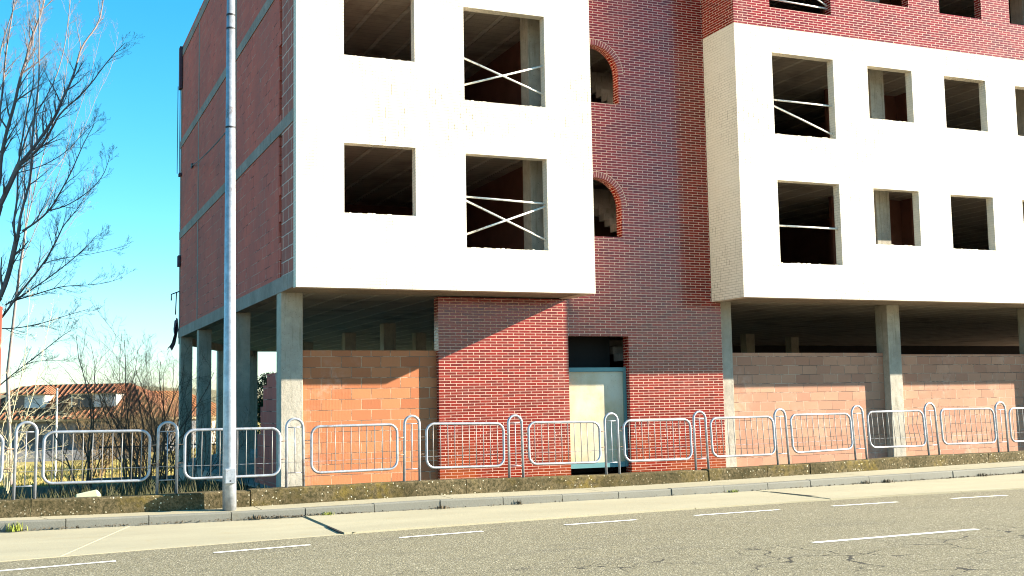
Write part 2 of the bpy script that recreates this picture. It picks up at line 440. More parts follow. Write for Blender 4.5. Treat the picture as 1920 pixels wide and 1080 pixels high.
def strip(mb, fa, fb, x0, x1, z, n):
    """sheet between two street lines"""
    for i in range(n):
        a = x0 + (x1-x0)*i/n; b = x0 + (x1-x0)*(i+1)/n
        mb.quad((a, fa(a), z(a)), (b, fa(b), z(b)), (b, fb(b), z(b)), (a, fb(a), z(a)))

# ------------------------------------------------------------------ ground
def gh(x, y):
    t = min(max((y - 1.5)/42., 0), 1); t = t*t*(3-2*t)
    return -.09 - 1.95*t
mb = MB()
xs = [-400,-200,-90,-50,-30,-20,-14,-10,-8,-6,-4,-2,0,3,8,14,20,30,50,90,200,450]
ys = [-80,-40,-20,-8,-3.5,-1,1.5,3,5,7,9,12,15,18,21,25,29,34,40,46,60,80,110,160,260,420,700]
for i in range(len(xs)-1):
    for j in range(len(ys)-1):
        a, b, c, d = xs[i], xs[i+1], ys[j], ys[j+1]
        mb.quad((a,c,gh(a,c)), (b,c,gh(b,c)), (b,d,gh(b,d)), (a,d,gh(a,d)))
tag(mb.build('ground', M['ground'], smooth=True), kind='structure')
mb = MB(); strip(mb, lambda x: -60., lambda x: Ygut(x)+.10, -80, 120, lambda x: -.018, 160)
tag(mb.build('road', M['asphalt']), kind='structure')
# lane markings, painted sheets a few millimetres over the asphalt
mb = MB()
def dash(x0, x1, f, w=.10, z=-.013):
    n = 8
    for i in range(n):
        a = x0+(x1-x0)*i/n; b = x0+(x1-x0)*(i+1)/n
        mb.quad((a, f(a)-w/2, z), (b, f(b)-w/2, z), (b, f(b)+w/2, z), (a, f(a)+w/2, z))
for a, b in ((-7.3,-6.1),(-4.98,-3.77),(-2.72,-1.59),(-.46,.68),(1.88,3.0),(3.95,5.42),(6.38,7.62),(8.68,9.80),(10.9,12.1),(13.2,14.4),(15.5,16.7)):
    dash(a, b, Ylane)
ce = lambda x: -10.85 + .0285*x
dash(3.42, 5.88, ce, .11); dash(9.4, 11.9, ce, .11); dash(15.4, 17.9, ce, .11)
tag(mb.build('lane_markings', M['paint']), kind='structure')
# gutter slabs
gx = [(-60,-60),(-30,-30),(-20,-20),(-13,-13),(-8.7,-8.9),(-3.3,-4.3),(-.88,-.96),(4.40,4.48),(7.05,7.0),(9.78,9.68),(14.6,14.6),(20,20),(40,40),(80,80)]
gz = [0,0,0,0,-.006,-.009,-.012,.006,.002,.010,.004,0,0,0]
mb = MB()
rnd = random.Random(4)
for i in range(len(gx)-1):
    (a0, a1), (b0, b1) = gx[i], gx[i+1]; z = gz[i+1] if i+1 < len(gz) else 0
    g = .004 if i == 5 else .009
    if i == 4: g = .004
    n = max(2, int((b0-a0)/.8)); n = min(n, 24)
    top = []
    for k in range(n+1):
        t = k/n
        xk = a0+g + (b0-a0-2*g)*t; xg = a1+g + (b1-a1-2*g)*t
        top.append(((xk, Ykerb(xk)-.004), (xg, Ygut(xg)+rnd.uniform(-.008,.008))))
    for k in range(n):
        (p, q), (r, s) = top[k], top[k+1]
        mb.quad((q[0],q[1],z), (s[0],s[1],z), (r[0],r[1],z), (p[0],p[1],z))
        mb.quad((q[0],q[1],-.09), (s[0],s[1],-.09), (s[0],s[1],z), (q[0],q[1],z))
    for (p, q), fl in ((top[0], 1), (top[-1], 0)):
        mb.quad((p[0],p[1],-.09), (q[0],q[1],-.09), (q[0],q[1],z), (p[0],p[1],z))
tag(mb.build('gutter', M['gutter']), kind='structure')
mb = MB(); strip(mb, lambda x: Ygut(x)+.02, lambda x: Ywall(x)+.3, -60, 80, lambda x: -.10, 100)
tag(mb.build('road_bed', M['dark']), kind='structure')
# dark wedge-shaped sheets laid over the broken slab joints
mb = MB(); mb.prism([(-.99,-6.99),(-.80,-7.06),(-.86,-6.70),(-.93,-6.1),(-.955,-6.2)], .002, .0045)
mb.prism([(7.03,-5.98),(7.12,-6.05),(7.10,-5.5),(7.075,-4.8),(7.05,-4.9)], .0105, .013)
tag(mb.build('dark_joint_wedge', M['dark']), kind='structure')
# kerb stones
kj = [-60,-40,-25,-15,-10,-8.4,-7.3,-6.25,-5.2,-4.13,-3.05,-1.926,-.865,.17,1.21,2.25,3.28,4.31,5.33,6.387,7.32,8.27,9.66,10.71,11.85,12.9,13.95,15,16.05,17.1,20,25,35,50,80]
mb = MB(); rnd = random.Random(9)
for a, b in zip(kj, kj[1:]):
    g = .006; a += g; b -= g; dz = rnd.uniform(-.004,.004); dy = rnd.uniform(-.006,.006)
    n = 3 if b-a < 3 else 6
    for k in range(n):
        x0 = a+(b-a)*k/n; x1 = a+(b-a)*(k+1)/n
        def ring(x):
            y = Ykerb(x)+dy; z = Zk(x)+dz
            return [(x,y,-.09),(x,y+.012,z-.018),(x,y+.018,z-.006),(x,y+.032,z),(x,y+.15,z),(x,y+.15,-.09)]
        r0, r1 = ring(x0), ring(x1)
        for q in range(5): mb.quad(r0[q], r1[q], r1[q+1], r0[q+1])
        if k == 0: mb.add(r0, [tuple(range(6))[::-1]])
        if k == n-1: mb.add(r1, [tuple(range(6))])
tag(mb.build('kerb', M['kerb']), kind='structure')
# pavement slabs
pj = [(-60,-60),(-30,-30),(-15,-15),(-9,-9),(-4.5,-4.35),(-1.513,-1.468),(1.41,1.47),(4.0,4.1),(6.41,6.95),(9.6,9.7),(12.2,12.4),(15.2,15.3),(20,20),(40,40),(80,80)]
mb = MB()
for i in range(len(pj)-1):
    (a0, a1), (b0, b1) = pj[i], pj[i+1]; g = .006; n = max(2, min(20, int((b0-a0)/.5)))
    def P(t):
        xw = a0+g+(b0-a0-2*g)*t; xk = a1+g+(b1-a1-2*g)*t
        return (xw, Ywall(xw)+.02, Zk(xw)+.022), (xk, Ykerb(xk)+.152, Zk(xk)-.002)
    for k in range(n):
        w0, k0 = P(k/n); w1, k1 = P((k+1)/n)
        mb.quad(k0, k1, w1, w0)
tag(mb.build('pavement', M['pave']), kind='structure')

# ------------------------------------------------------------------ low wall
wj = [-40,-25,-14,-8.6,-4.57,-1.56,1.9,6.64,7.97,9.0,12.21,14.0,18.2,25,40,60]
lw = thing('low_wall', (5, Ywall(5)+.14, .1), 'long low mossy concrete wall with pale pebbles and yellow lichen that carries the railing', 'wall')
rnd = random.Random(2)
for a, b in zip(wj, wj[1:]):
    m_ = MB(); a2 = a+.006; b2 = b-.006; n = max(3, min(40, int((b-a)/.35)))
    dy = rnd.uniform(-.008,.008)
    rings = []
    for k in range(n+1):
        x = a2+(b2-a2)*k/n; y = Ywall(x)+dy+rnd.uniform(-.004,.004); z = Ztop(x)+rnd.uniform(-.004,.004)
        if abs(x-b2) < .01 and (b in (-1.56, 6.64)): z -= .02
        rings.append([(x,y,.02),(x,y+.004,z-.02),(x,y+.02,z),(x,y+.27,z),(x,y+.28,z-.02),(x,y+.28,-.3)])
    for r0, r1 in zip(rings, rings[1:]):
        for q in range(5): m_.quad(r0[q], r1[q], r1[q+1], r0[q+1])
    m_.add(rings[0], [tuple(range(6))[::-1]]); m_.add(rings[-1], [tuple(range(6))])
    m_.build('wall_segment', M['moss'], lw)

# ------------------------------------------------------------------ street railing
rail = thing('street_railing', (5, Ywall(5)+.14, .36), 'galvanised tube railing of rounded barred panels between hooped posts on the low mossy wall', 'railing')
Yr = lambda x: Ywall(x)+.14
# base left/right X, shoulder left/right X, crown z, base z
HO = [(-6.70,-6.43,-6.68,-6.42,1.46,.36),(-4.795,-4.525,-4.779,-4.511,1.462,.358),(-2.885,-2.612,-2.873,-2.61,1.42,.364),(-.996,-.729,-.997,-.742,1.43,.394),(.882,1.145,.899,1.145,1.434,.376),
      (2.722,2.978,2.716,2.962,1.404,.354),(4.571,4.839,4.561,4.82,1.401,.34),(6.448,6.725,6.424,6.686,1.397,.339),(8.329,8.599,8.279,8.545,1.406,.358),
      (10.289,10.584,10.233,10.521,1.434,.381),(12.331,12.64,12.258,12.566,1.455,.382),(14.489,14.807,14.447,14.773,1.444,.373),(16.78,17.1,16.72,17.04,1.44,.36)]
PA = [(-6.27,-4.95,1.30,1.30,.59,.585),(-4.42,-2.993,1.298,1.283,.585,.572),(-2.499,-1.099,1.278,1.273,.569,.572),(-.611,.768,1.283,1.287,.579,.589),(1.264,2.623,1.282,1.258,.582,.564),
      (3.087,4.451,1.264,1.240,.571,.553),(4.941,6.347,1.249,1.243,.551,.538),(6.804,8.247,1.252,1.251,.557,.551),(8.681,10.192,1.272,1.267,.561,.586),
      (10.66,12.218,1.289,1.287,.592,.576),(12.733,14.387,1.305,1.289,.591,.57),(14.90,16.66,1.28,1.28,.57,.57)]
for (a, b, sa, sb, zt, z0) in HO:
    h = MB(); R = (sb-sa)/2; cx = (sa+sb)/2; zs = zt-R-.022
    pts = [(a, Yr(a), z0-.05)]
    pts.append((sa, Yr(sa), zs))
    for k in range(1, 12):
        t = PI - PI*k/12; x = cx+R*math.cos(t); pts.append((x, Yr(x), zs+R*math.sin(t)))
    pts.append((sb, Yr(sb), zs)); pts.append((b, Yr(b), z0-.05))
    h.tube(pts, .0215, 10)
    ho = h.build('hoop_post', M['galv'], rail, smooth=True)
    def at(f, z): # point between legs at height z
        t = (z-z0)/(zs-z0); l = a+(sa-a)*t; r = b+(sb-b)*t; x = l+(r-l)*f; return (x, Yr(x), z)
    for z in (zs+.0, z0+.20):
        c = MB(); c.tube([at(.03, z), at(.97, z)], .008, 6); c.build('crossbar', M['galv'], ho, smooth=True)
    c = MB(); c.tube([at(.5, z0+.20), at(.5, zs)], .008, 6); c.build('upright_bar', M['galv'], ho, smooth=True)
def leanat(x):
    L = [(-6,.015),(-4.6,.014),(-2.7,.01),(-.9,-.004),(1,.008),(2.8,-.01),(4.7,-.014),(6.5,-.03),(8.4,-.052),(10.4,-.06),(12.5,-.074),(14.6,-.04),(17,-.05)]
    return lut(L, x)
for pi, (x0, x1, t0, t1, b0, b1) in enumerate(PA):
    f = MB(); rc = .135; ln = leanat((x0+x1)/2)*.8
    W = x1-x0
    def pt(u, v):  # u metres from left, v 0..1 bottom-top
        fz = u/W; zb = b0+(b1-b0)*fz; zt = t0+(t1-t0)*fz; x = x0+u + ln*(v-.5); return (x, Yr(x)-.01, zb+(zt-zb)*v)
    H = (t0+t1-b0-b1)/2; rv = rc/H; pts = []
    for cu, cv, a0 in ((W-rc, 1-rv, PI/2), (W-rc, rv, 0), (rc, rv, -PI/2), (rc, 1-rv, -PI)):
        for k in range(7):
            t = a0 - (PI/2)*k/6
            pts.append(pt(cu+rc*math.cos(t), cv+rv*math.sin(t)))
    f.tube(pts, .0205, 10, closed=True)
    po = f.build('railing_panel', M['galv'], rail, smooth=True)
    if pi == 9: po['label'] = 'barred panel with three buckled bars at its right end'
    for k in range(10):
        u = .115 + (W-.23)*k/9
        c = MB()
        if pi == 9 and k >= 7:
            d = .05+.02*(k-7); q = [pt(u, .02), pt(u-d*.5, .35), pt(u-d, .62), pt(u-d*.55, .8), pt(u, .98)]
        else:
            j = .004*math.sin(k*2.3+pi); q = [pt(u, .02), pt(u+j, .5), pt(u, .98)]
        c.tube(q, .0066, 6); c.build('bar', M['barmat'], po, smooth=True)
for i in range(len(PA)):
    # connector stubs between hoops and panels
    x0, x1, t0, t1, b0, b1 = PA[i]
    for xa, xb, br in ((HO[i][1], x0, .4), (x1, HO[i+1][0], .4)):
        for z in (.80, 1.07) if xb-xa < .5 else ():
            t = (z-.36)/1.0
            sh = leanat((xa+xb)/2)*t*.9
            c = MB(); c.tube([(xa+sh, Yr(xa), z), (xb+sh*.6, Yr(xb)-.01, z+.01)], .0075, 6); c.build('connector', M['rail_rust'] if (i*3+int(z*10)) % 3 else M['galv'], rail, smooth=True)
c = MB(); c.tube([(x, Yr(x)+.03, .755+.006*math.sin(x*1.3)) for x in [-7+.8*k for k in range(31)]], .0032, 5)
c.build('tension_wire', M['galv'], rail)

# ------------------------------------------------------------------ the unfinished building
BL = thing('unfinished_apartment_building', (10, 8, 0), 'unfinished four storey building with cream overhanging boxes, red brick stair wall and empty windows', 'building')
def wall_xz(mb, y0, th, x0, x1, z0, z1, holes):
    """wall in the XZ plane, front at y0, thickness th, rectangular holes (xa,xb,za,zb)"""
    X = sorted({x0, x1, *[h[0] for h in holes], *[h[1] for h in holes]}); Z = sorted({z0, z1, *[h[2] for h in holes], *[h[3] for h in holes]})
    X = [x for x in X if x0 <= x <= x1]; Z = [z for z in Z if z0 <= z <= z1]
    inh = lambda x, z: any(h[0] < x < h[1] and h[2] < z < h[3] for h in holes)
    y1 = y0+th
    S = {}
    for i in range(len(X)-1):
        for j in range(len(Z)-1):
            S[i, j] = not inh((X[i]+X[i+1])/2, (Z[j]+Z[j+1])/2)
    for (i, j), s in S.items():
        if not s: continue
        a, b, c, d = X[i], X[i+1], Z[j], Z[j+1]
        mb.quad((a,y0,c),(b,y0,c),(b,y0,d),(a,y0,d)); mb.quad((a,y1,c),(a,y1,d),(b,y1,d),(b,y1,c))
        if not S.get((i-1, j)): mb.quad((a,y0,c),(a,y0,d),(a,y1,d),(a,y1,c))
        if not S.get((i+1, j)): mb.quad((b,y0,c),(b,y1,c),(b,y1,d),(b,y0,d))
        if not S.get((i, j-1)): mb.quad((a,y0,c),(a,y1,c),(b,y1,c),(b,y0,c))
        if not S.get((i, j+1)): mb.quad((a,y0,d),(b,y0,d),(b,y1,d),(a,y1,d))
W1, X2, D, ZB, TOP = 6.306, 9.982, 1.308, 3.851, 13.45
TH = .22
# left box: cream front
h1 = [(.937,2.384,5.284,6.653),(3.443,5.241,4.697,6.612),(.937,2.384,8.395,9.75),(3.436,5.244,7.708,9.651),(.937,2.384,11.35,12.7),(3.436,5.244,10.70,12.6)]
mb = MB(); wall_xz(mb, 0, TH, 0, W1, ZB-.02, TOP, h1); fb = mb.build('cream_brick_front', M['cream'], BL)
fb['label'] = 'left overhanging box front in cream brick'
mb = MB(); mb.box(W1-TH, W1, TH+.002, D-.002, ZB-.02, TOP); mb.build('box_return_wall', M['cream'], BL)
# right box: cream below, red brick above
XR = 48.
h2 = [(10.997,12.726,4.621,6.513),(10.98,12.704,7.584,9.485),(13.717,15.078,5.145,6.479),(13.711,15.052,8.157,9.441),(16.066,17.428,5.123,6.453),(16.063,17.401,8.116,9.413),
      (18.40,19.76,5.10,6.441),(18.385,19.74,8.09,9.375),(20.8,22.1,5.10,6.45),(20.8,22.1,8.10,9.4)]
for k in range(9): h2 += [(23.2+2.6*k,24.6+2.6*k,5.1,6.45),(23.2+2.6*k,24.6+2.6*k,8.1,9.4)]
h3 = [(10.965,12.71,10.55,12.5),(13.72,15.057,11.03,12.4),(16.03,17.395,11.0,12.4),(18.338,19.7,10.998,12.4),(20.8,22.1,11.,12.4)]
ZW = 10.076
mb = MB(); wall_xz(mb, 0, TH, X2, XR, ZB-.02, ZW, h2); fb = mb.build('cream_brick_front', M['cream'], BL)
fb['label'] = 'right overhanging box front in cream brick'
mb = MB(); wall_xz(mb, -.004, TH, X2-.004, XR, ZW+.001, TOP, h3); mb.build('red_brick_front', M['red_brick'], BL)
mb = MB(); mb.box(X2, X2+TH, TH+.002, D-.002, ZB-.02, ZW); mb.build('box_return_wall', M['cream'], BL)
mb = MB(); mb.box(X2-.004, X2+TH, TH+.002, D-.002, ZW+.001, TOP); mb.build('box_return_wall', M['red_brick'], BL)
mb = MB(); mb.box(XR-TH, XR, TH+.002, 26, ZB-.02, TOP); mb.build('end_wall', M['side'], BL)
# stair wall with door and arched openings
ac = 7.05; ri, ro = .635, .76
arch = [(5.95, 5.25), (9.0, 8.30), (11.95, 11.25)]
holes = [(6.276,7.767,-.2,3.022)] + [(ac-ri, ac+ri, s, c+ro) for c, s in arch]
mb = MB(); wall_xz(mb, D, .26, 3.28, 10.22, -.3, ZB-.03, [holes[0]])
wall_xz(mb, D, .26, W1-.0, X2+.0, ZB-.03+.0005, TOP, holes[1:])
# spandrels that close the rectangle above each arch
for c, s in arch:
    N = 24
    for k in range(N):
        t0 = PI*k/N; t1 = PI*(k+1)/N
        x0, z0 = ac+ri*math.cos(t0), c+ri*math.sin(t0); x1, z1 = ac+ri*math.cos(t1), c+ri*math.sin(t1)
        zt = c+ro
        mb.quad((x1, D, z1), (x0, D, z0), (x0, D, zt), (x1, D, zt))
        mb.quad((x0, D, z0), (x1, D, z1), (x1, D+.26, z1), (x0, D+.26, z0))
sw = mb.build('red_brick_stair_wall', M['red_brick'], BL)
sw['label'] = 'recessed glazed red brick stair wall with arched openings'
# brick arch rings (soldier course), radial uv
def arch_ring_mat():
    m = Mat('arch_soldier_brick', .35, .5)
    c, f = m.brick(m.uv(), .062, .4, .0068, (.21,.018,.014), (.13,.012,.010), (.62,.46,.36), off=0.)
    m.color(m.mix(m.ramp(m.noise(26, 3), [(.3, 0.), (.75, .4)]), c, (.30,.045,.028)))
    m.bump(m.math('MULTIPLY', f, -1.), .006)
    return m.m
M['arch_ring'] = arch_ring_mat()
for c, s in arch:
    mb = MB(); N = 28
    for k in range(N):
        t0 = PI*k/N; t1 = PI*(k+1)/N; y = D-.006
        q = [(ac+r*math.cos(t), y, c+r*math.sin(t)) for r, t in ((ri-.003,t0),(ro,t0),(ro,t1),(ri-.003,t1))]
        mb.quad(*q[::-1])
        q2 = [(ac+(ri-.003)*math.cos(t), yy, c+(ri-.003)*math.sin(t)) for yy, t in ((y,t0),(y,t1),(y+.10,t1),(y+.10,t0))]
        mb.quad(*q2[::-1])
    # mortar fillet round the outside
    o = mb.build('arch_ring', M['arch_ring'], BL)
    uvd = o.data.uv_layers[0].data
    for p in o.data.polygons:
        for li in p.loop_indices:
            v = mb.v[o.data.loops[li].vertex_index]; a = math.atan2(v[2]-c, v[0]-ac); r = math.hypot(v[2]-c, v[0]-ac)
            uvd[li].uv = (a*.70+.03, .2 + (r-ri)*.8 + (v[1]-D)*.3)
    mb = MB(); mb.tube([(ac+(ro+.004)*math.cos(PI*k/N), D-.004, c+(ro+.004)*math.sin(PI*k/N)) for k in range(N+1)], .006, 4)
    mb.build('arch_mortar_line', simple('mortar', (.62,.46,.36)), BL)
# stair shaft behind the arches
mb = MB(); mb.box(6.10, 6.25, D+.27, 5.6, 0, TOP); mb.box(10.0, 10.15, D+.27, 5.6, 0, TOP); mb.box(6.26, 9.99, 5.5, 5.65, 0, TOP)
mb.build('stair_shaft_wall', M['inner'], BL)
mb = MB()
for fz in (4.0, 7.0, 10.0):
    for k in range(8): mb.box(7.9-.0, 9.2, 2.0+.28*k, 2.28+.28*k, fz-1.5+.17*k, fz-1.33+.17*k)
    mb.box(6.26, 7.7, D+.28, 5.48, fz-.1, fz+.05)
mb.build('stair_flight', M['band'], BL)
# door: teal frame, sheet panels
fy = D+.19
door = MB(); door.box(6.30, 7.745, fy, fy+.02, .25, 2.24); dr = door.build('door_panel', M['plywood'], BL)
dr['label'] = 'boarded sheet door below a dark open fanlight'
mb = MB(); mb.box(6.279, 7.764, fy-.045, fy+.05, 2.245, 2.335); mb.box(7.70, 7.764, fy-.045, fy+.05, .14, 2.243); mb.box(6.279, 7.698, fy-.03, fy+.04, .14, .249)
mb.build('door_frame', M['teal'], dr)
mb = MB(); mb.tube([(7.62, fy-.03, 1.02), (7.60, fy-.07, 1.0), (7.70, fy-.08, 1.03), (7.95, D-.03, 1.06)], .012, 6); mb.build('door_chain', M['redpost'], dr)
mb = MB(); mb.box(6.279, 7.764, D+.9, D+.92, 0, 3.6); mb.build('lobby_shade_sheet', M['dark'], BL)  # near-black sheet painting the shade behind door and fanlight

# floor slabs; footprint has an oblique rear-left edge
FP = [(0.004, 1.42), (XR-.25, 1.42), (XR-.25, 27), (4.2, 27), (.004, 17.2)]
FPU = [(0.25, .224), (W1-.225, .224), (W1-.225, D+.27), (X2+.225, D+.27), (X2+.225, .224), (XR-.25, .224), (XR-.25, 26.9), (4.35, 26.9), (.25, 17.1)]
def slab(poly, z0, z1, name, mat, lab=None):
    m_ = MB(); m_.prism(poly, z0, z1); o = m_.build(name, mat, BL)
    return o
slab(FPU, ZB+.02, 4.15, 'floor_slab', M['soffit'])
for z in (7.057, 10.057, 13.06): slab(FPU, z, z+.25, 'floor_slab', M['soffit'])
slab([(0.25,.224),(XR-.25,.224),(XR-.25,26.9),(4.35,26.9),(.25,17.1)], TOP-.15, TOP-.01, 'roof_slab', M['band'])
# slab edge bands on the left gable, a few mm proud of the clay infill
L0 = 17.2
for i, (z, hgt) in enumerate(((ZB, .30), (7.057, .25), (10.057, .25), (13.06, .25))):
    mb = MB(); mb.box(-.012, .24, TH+.002, L0, z, z+hgt); mb.build('slab_edge_beam', M['band'], BL)
# clay block infill of the gable between bands: front strip of big blocks, then the main wall
segs = [(ZB+.302, 7.055), (7.309, 10.055), (10.309, 13.058), (13.312, TOP)]
rnd = random.Random(5)
for z0, z1 in segs:
    mb = MB(); mb.box(0, .2, TH+.002, 1.30, z0, z1); mb.build('gable_block_strip', M['side_block'], BL)
    mb = MB(); mb.box(.006, .2, 1.62, 6.62, z0, z1); mb.box(.006, .2, 6.96, 12.965, z0, z1); mb.box(.006, .2, 13.135, L0-.3, z0, z1); mb.build('gable_infill_wall', M['side'], BL)
    # ragged toothed gap between the strip and the main wall
    mb = MB(); z = z0
    while z < z1-.05:
        hh = rnd.choice((.18,.24,.36)); z2 = min(z+hh, z1-.005)
        w = rnd.choice((.01,.04,.10,.16,.20))
        mb.box(.008+rnd.uniform(0,.01), .10, 1.618-w, 1.618, z, z2-.012); z = z2
    mb.build('toothed_joint', M['side'], BL)
    mb = MB(); mb.box(.105, .19, 1.302, 1.618, z0, z1); mb.build('joint_shade_filler', M['gapred'], BL)  # filler coloured dark to stand in for the shade inside the gap
for y0, y1 in ((6.622, 6.958), (12.97, 13.13), (L0-.298, L0)):
    for z0, z1 in segs:
        mb = MB(); mb.box(-.002, .3, y0, y1, z0, z1); mb.build('gable_column', M['band'], BL)
# oblique rear wall
dx, dy = 4.35-.25, 26.9-17.1
for z0, z1 in segs:
    mb = MB(); a = Vector((.1, L0+.002)); b = Vector((4.2, 27.0)); n = Vector((-(b-a).y, (b-a).x)).normalized()*.0; t = Vector(((b-a).y, -(b-a).x)).normalized()*.2
    mb.prism([tuple(a), tuple(a+t), tuple(b+t), tuple(b)], z0, z1); mb.build('rear_infill_wall', M['side'], BL)
for z, hgt in ((3.66, .49), (7.057,.25), (10.057,.25), (13.06,.25)):
    mb = MB(); a = Vector((.0, L0+.002)); b = Vector((4.15, 27.1)); t = Vector(((b-a).y, -(b-a).x)).normalized()*.24
    mb.prism([tuple(a), tuple(a+t), tuple(b+t), tuple(b)], z, z+hgt); mb.build('rear_edge_beam', M['band'], BL)
for z0, z1 in segs:
    mb = MB(); mb.box(4.3, XR-.25, 26.92, 27.1, z0, z1); mb.build('rear_infill_wall', M['side'], BL)
# soffit edge strips under the two boxes (brick lintel underside and lip)
mb = MB(); mb.box(.02, W1-.01, .03, 1.0, ZB-.002, ZB+.018); mb.box(.02, 3.27, 1.0, 1.42, ZB-.002, ZB+.018); mb.build('box_soffit', M['edge_soffit'], BL)
mb = MB(); mb.box(3.29, W1-.01, 1.0, D-.002, ZB-.002, ZB+.018); mb.box(X2+.01, XR-.3, .03, D-.01, ZB-.002, ZB+.018); mb.build('box_soffit', M['edge_soffit'], BL)
# interior partitions and columns of the upper floors
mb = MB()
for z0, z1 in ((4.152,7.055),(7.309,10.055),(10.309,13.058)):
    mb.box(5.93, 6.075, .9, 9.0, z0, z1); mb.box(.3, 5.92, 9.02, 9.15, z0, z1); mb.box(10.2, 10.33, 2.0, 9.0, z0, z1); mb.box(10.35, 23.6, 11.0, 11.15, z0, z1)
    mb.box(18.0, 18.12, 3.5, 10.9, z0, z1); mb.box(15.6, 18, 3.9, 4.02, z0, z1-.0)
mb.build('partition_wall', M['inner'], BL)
for z0, z1 in ((4.152,7.055),(7.309,10.055),(10.309,13.058)):
    for x0, x1, y0, y1 in ((5.20,5.52,.75,1.15),(14.50,14.92,.85,1.3),(.3,.62,5.8,6.2),(19.9,20.3,1.0,1.4)):
        mb = MB(); mb.box(x0, x1, y0, y1, z0, z1); mb.build('column', M['concrete'], BL)
rnd = random.Random(44)
for xa, xb, za, zb in h1[:4]+h2[:8]:
    mb = MB()
    for k in range(16):
        x = rnd.uniform(xa+.03, xb-.03); w = rnd.uniform(.01,.045); hh = rnd.uniform(.004,.018)
        mb.box(x-w, x+w, .012+rnd.uniform(0,.04), .07+rnd.uniform(0,.1), za-.004, za+hh)
    mb.build('sill_mortar_crumbs', M['cream'], BL)
# guard bars across the big openings
def bars(lst):
    for (xa, za), (xb, zb), (ha, hb) in lst:
        f = lambda x: za + (zb-za)*(x-xa)/(xb-xa)
        mb = MB(); mb.tube([(ha+.004, .115, f(ha)), (hb-.004, .115, f(hb))], .021, 8); mb.build('guard_bar', M['bar'], BL, smooth=True)
bars([((3.488,5.747),(5.227,5.694),(3.443,5.241)), ((3.486,5.665),(5.235,4.934),(3.443,5.241)), ((3.488,4.986),(5.226,5.627),(3.443,5.241)),
      ((3.471,8.616),(5.242,8.016),(3.436,5.244)), ((3.487,8.06),(5.231,8.616),(3.436,5.244)),
      ((11.07,5.489),(12.681,5.484),(10.997,12.726)), ((11.063,8.408),(12.672,8.394),(10.98,12.704)), ((11.07,8.259),(12.696,7.707),(10.98,12.704)),
      ((11.25,10.789),(12.74,10.75),(10.965,12.71)), ((11.25,11.5),(12.74,10.80),(10.965,12.71))])

# ground floor columns
def column(x0, x1, y0, y1, lab=None, z1=ZB+.017, z0=-.6):
    mb = MB(); n = 7; z0 = -.35
    mb.box(x0, x1, y0, y1, z0, z1)
    o = mb.build('column', M['concrete'], BL, bevel=.012)
    if lab: o['label'] = lab
column(.002, .44, 1.36, 1.78, 'sunlit front corner column'); column(10.225, 10.58, 1.42, 1.8); column(15.115, 15.51, 1.36, 1.80)
column(19.9, 20.3, 1.40, 1.80)
for k in range(5): column(24.8+4.8*k, 25.2+4.8*k, 1.40, 1.80)
for x, y in ((-.0, 6.62), (.03, 12.88), (0.0, 16.62), (1.95, 21.6), (3.9, 26.3)): column(x, x+.37, y, y+.36)
for x, y in ((4.66,14.0),(4.62,9.7),(6.95,13.9),(4.6,19.5),(9.5,14),(9.4,19),(18.9,13),(14.2,13.5),(22,14.6),(14.2,19),(19,20),(9.5,25.8),(15,25.8),(20,25.8)): column(x, x+.36, y, y+.36)
# ground floor block walls with individual, slightly uneven top courses
mb = MB(); mb.box(.445, 3.45, 1.445, 1.60, -.3, 2.706); o = mb.build('block_wall', M['block'], BL)
mb = MB(); mb.box(10.585, 15.11, 1.575, 1.72, -.3, 2.668); mb.build('block_wall', M['block_pale'], BL)
mb = MB(); mb.box(15.515, 19.895, 1.575, 1.72, -.3, 2.63); mb.box(20.305, 47.7, 1.575, 1.72, -.3, 2.63); mb.build('block_wall', M['block_pale'], BL)
mb = MB(); mb.box(.20, .34, 1.785, 3.75, -.3, 2.30); mb.box(.20, .34, 3.752, 4.15, -.3, 2.06); mb.box(.20, .34, 4.152, 4.45, -.3, 1.6); mb.box(.20,.34,4.452,4.8,-.3,1.0); mb.box(.20,.34,4.802,5.1,-.3,.45)
mb.build('return_block_wall', M['side'], BL)
mb = MB(); mb.box(10.6, XR-.26, 20.5, 20.7, -.07, ZB+.01); mb.build('dark_bay_backing', M['dark'], BL)  # added wall to darken the open bay, its shade put into near-black colour
# ground slab and foundation
mb = MB(); mb.prism([(-.06, 1.30), (XR, 1.30), (XR, 27.2), (4.1, 27.2), (-.06, 17.3)], -2.4, -.08); mb.build('foundation', M['band'], BL)
# rag of torn mesh and a bracket hung from the far corner of the gable
rag = MB(); rnd = random.Random(8)
zz = [4.45,4.35,4.2,4.05,3.9,3.72,3.5]; wd = [.03,.09,.13,.13,.10,.13,.18]; cx = [-.06,-.09,-.10,-.10,-.10,-.16,-.26]
for i in range(len(zz)-1):
    for k in range(5):
        f0, f1 = k/5, (k+1)/5
        P = lambda j, f: (cx[j]-wd[j]/2+wd[j]*f, 17.1+.08*math.sin(f*9+j), zz[j]+.06*math.sin(f*7+j*2))
        rag.quad(P(i+1,f0), P(i+1,f1), P(i,f1), P(i,f0))
o = rag.build('torn_rag', M['cloth']); tag(o, 'torn dark cloth hanging off the far left corner of the gable wall', 'rag')
so = o.modifiers.new('thick', 'SOLIDIFY'); so.thickness = .01
mb = MB(); mb.tube([(-.01,17.0,5.35),(-.26,17.0,5.25),(-.26,17.0,5.05)], .02, 6); mb.tube([(-.10,17.0,5.3),(-.12,17.05,4.6)], .018, 6); mb.build('wall_bracket', M['iron'], BL)
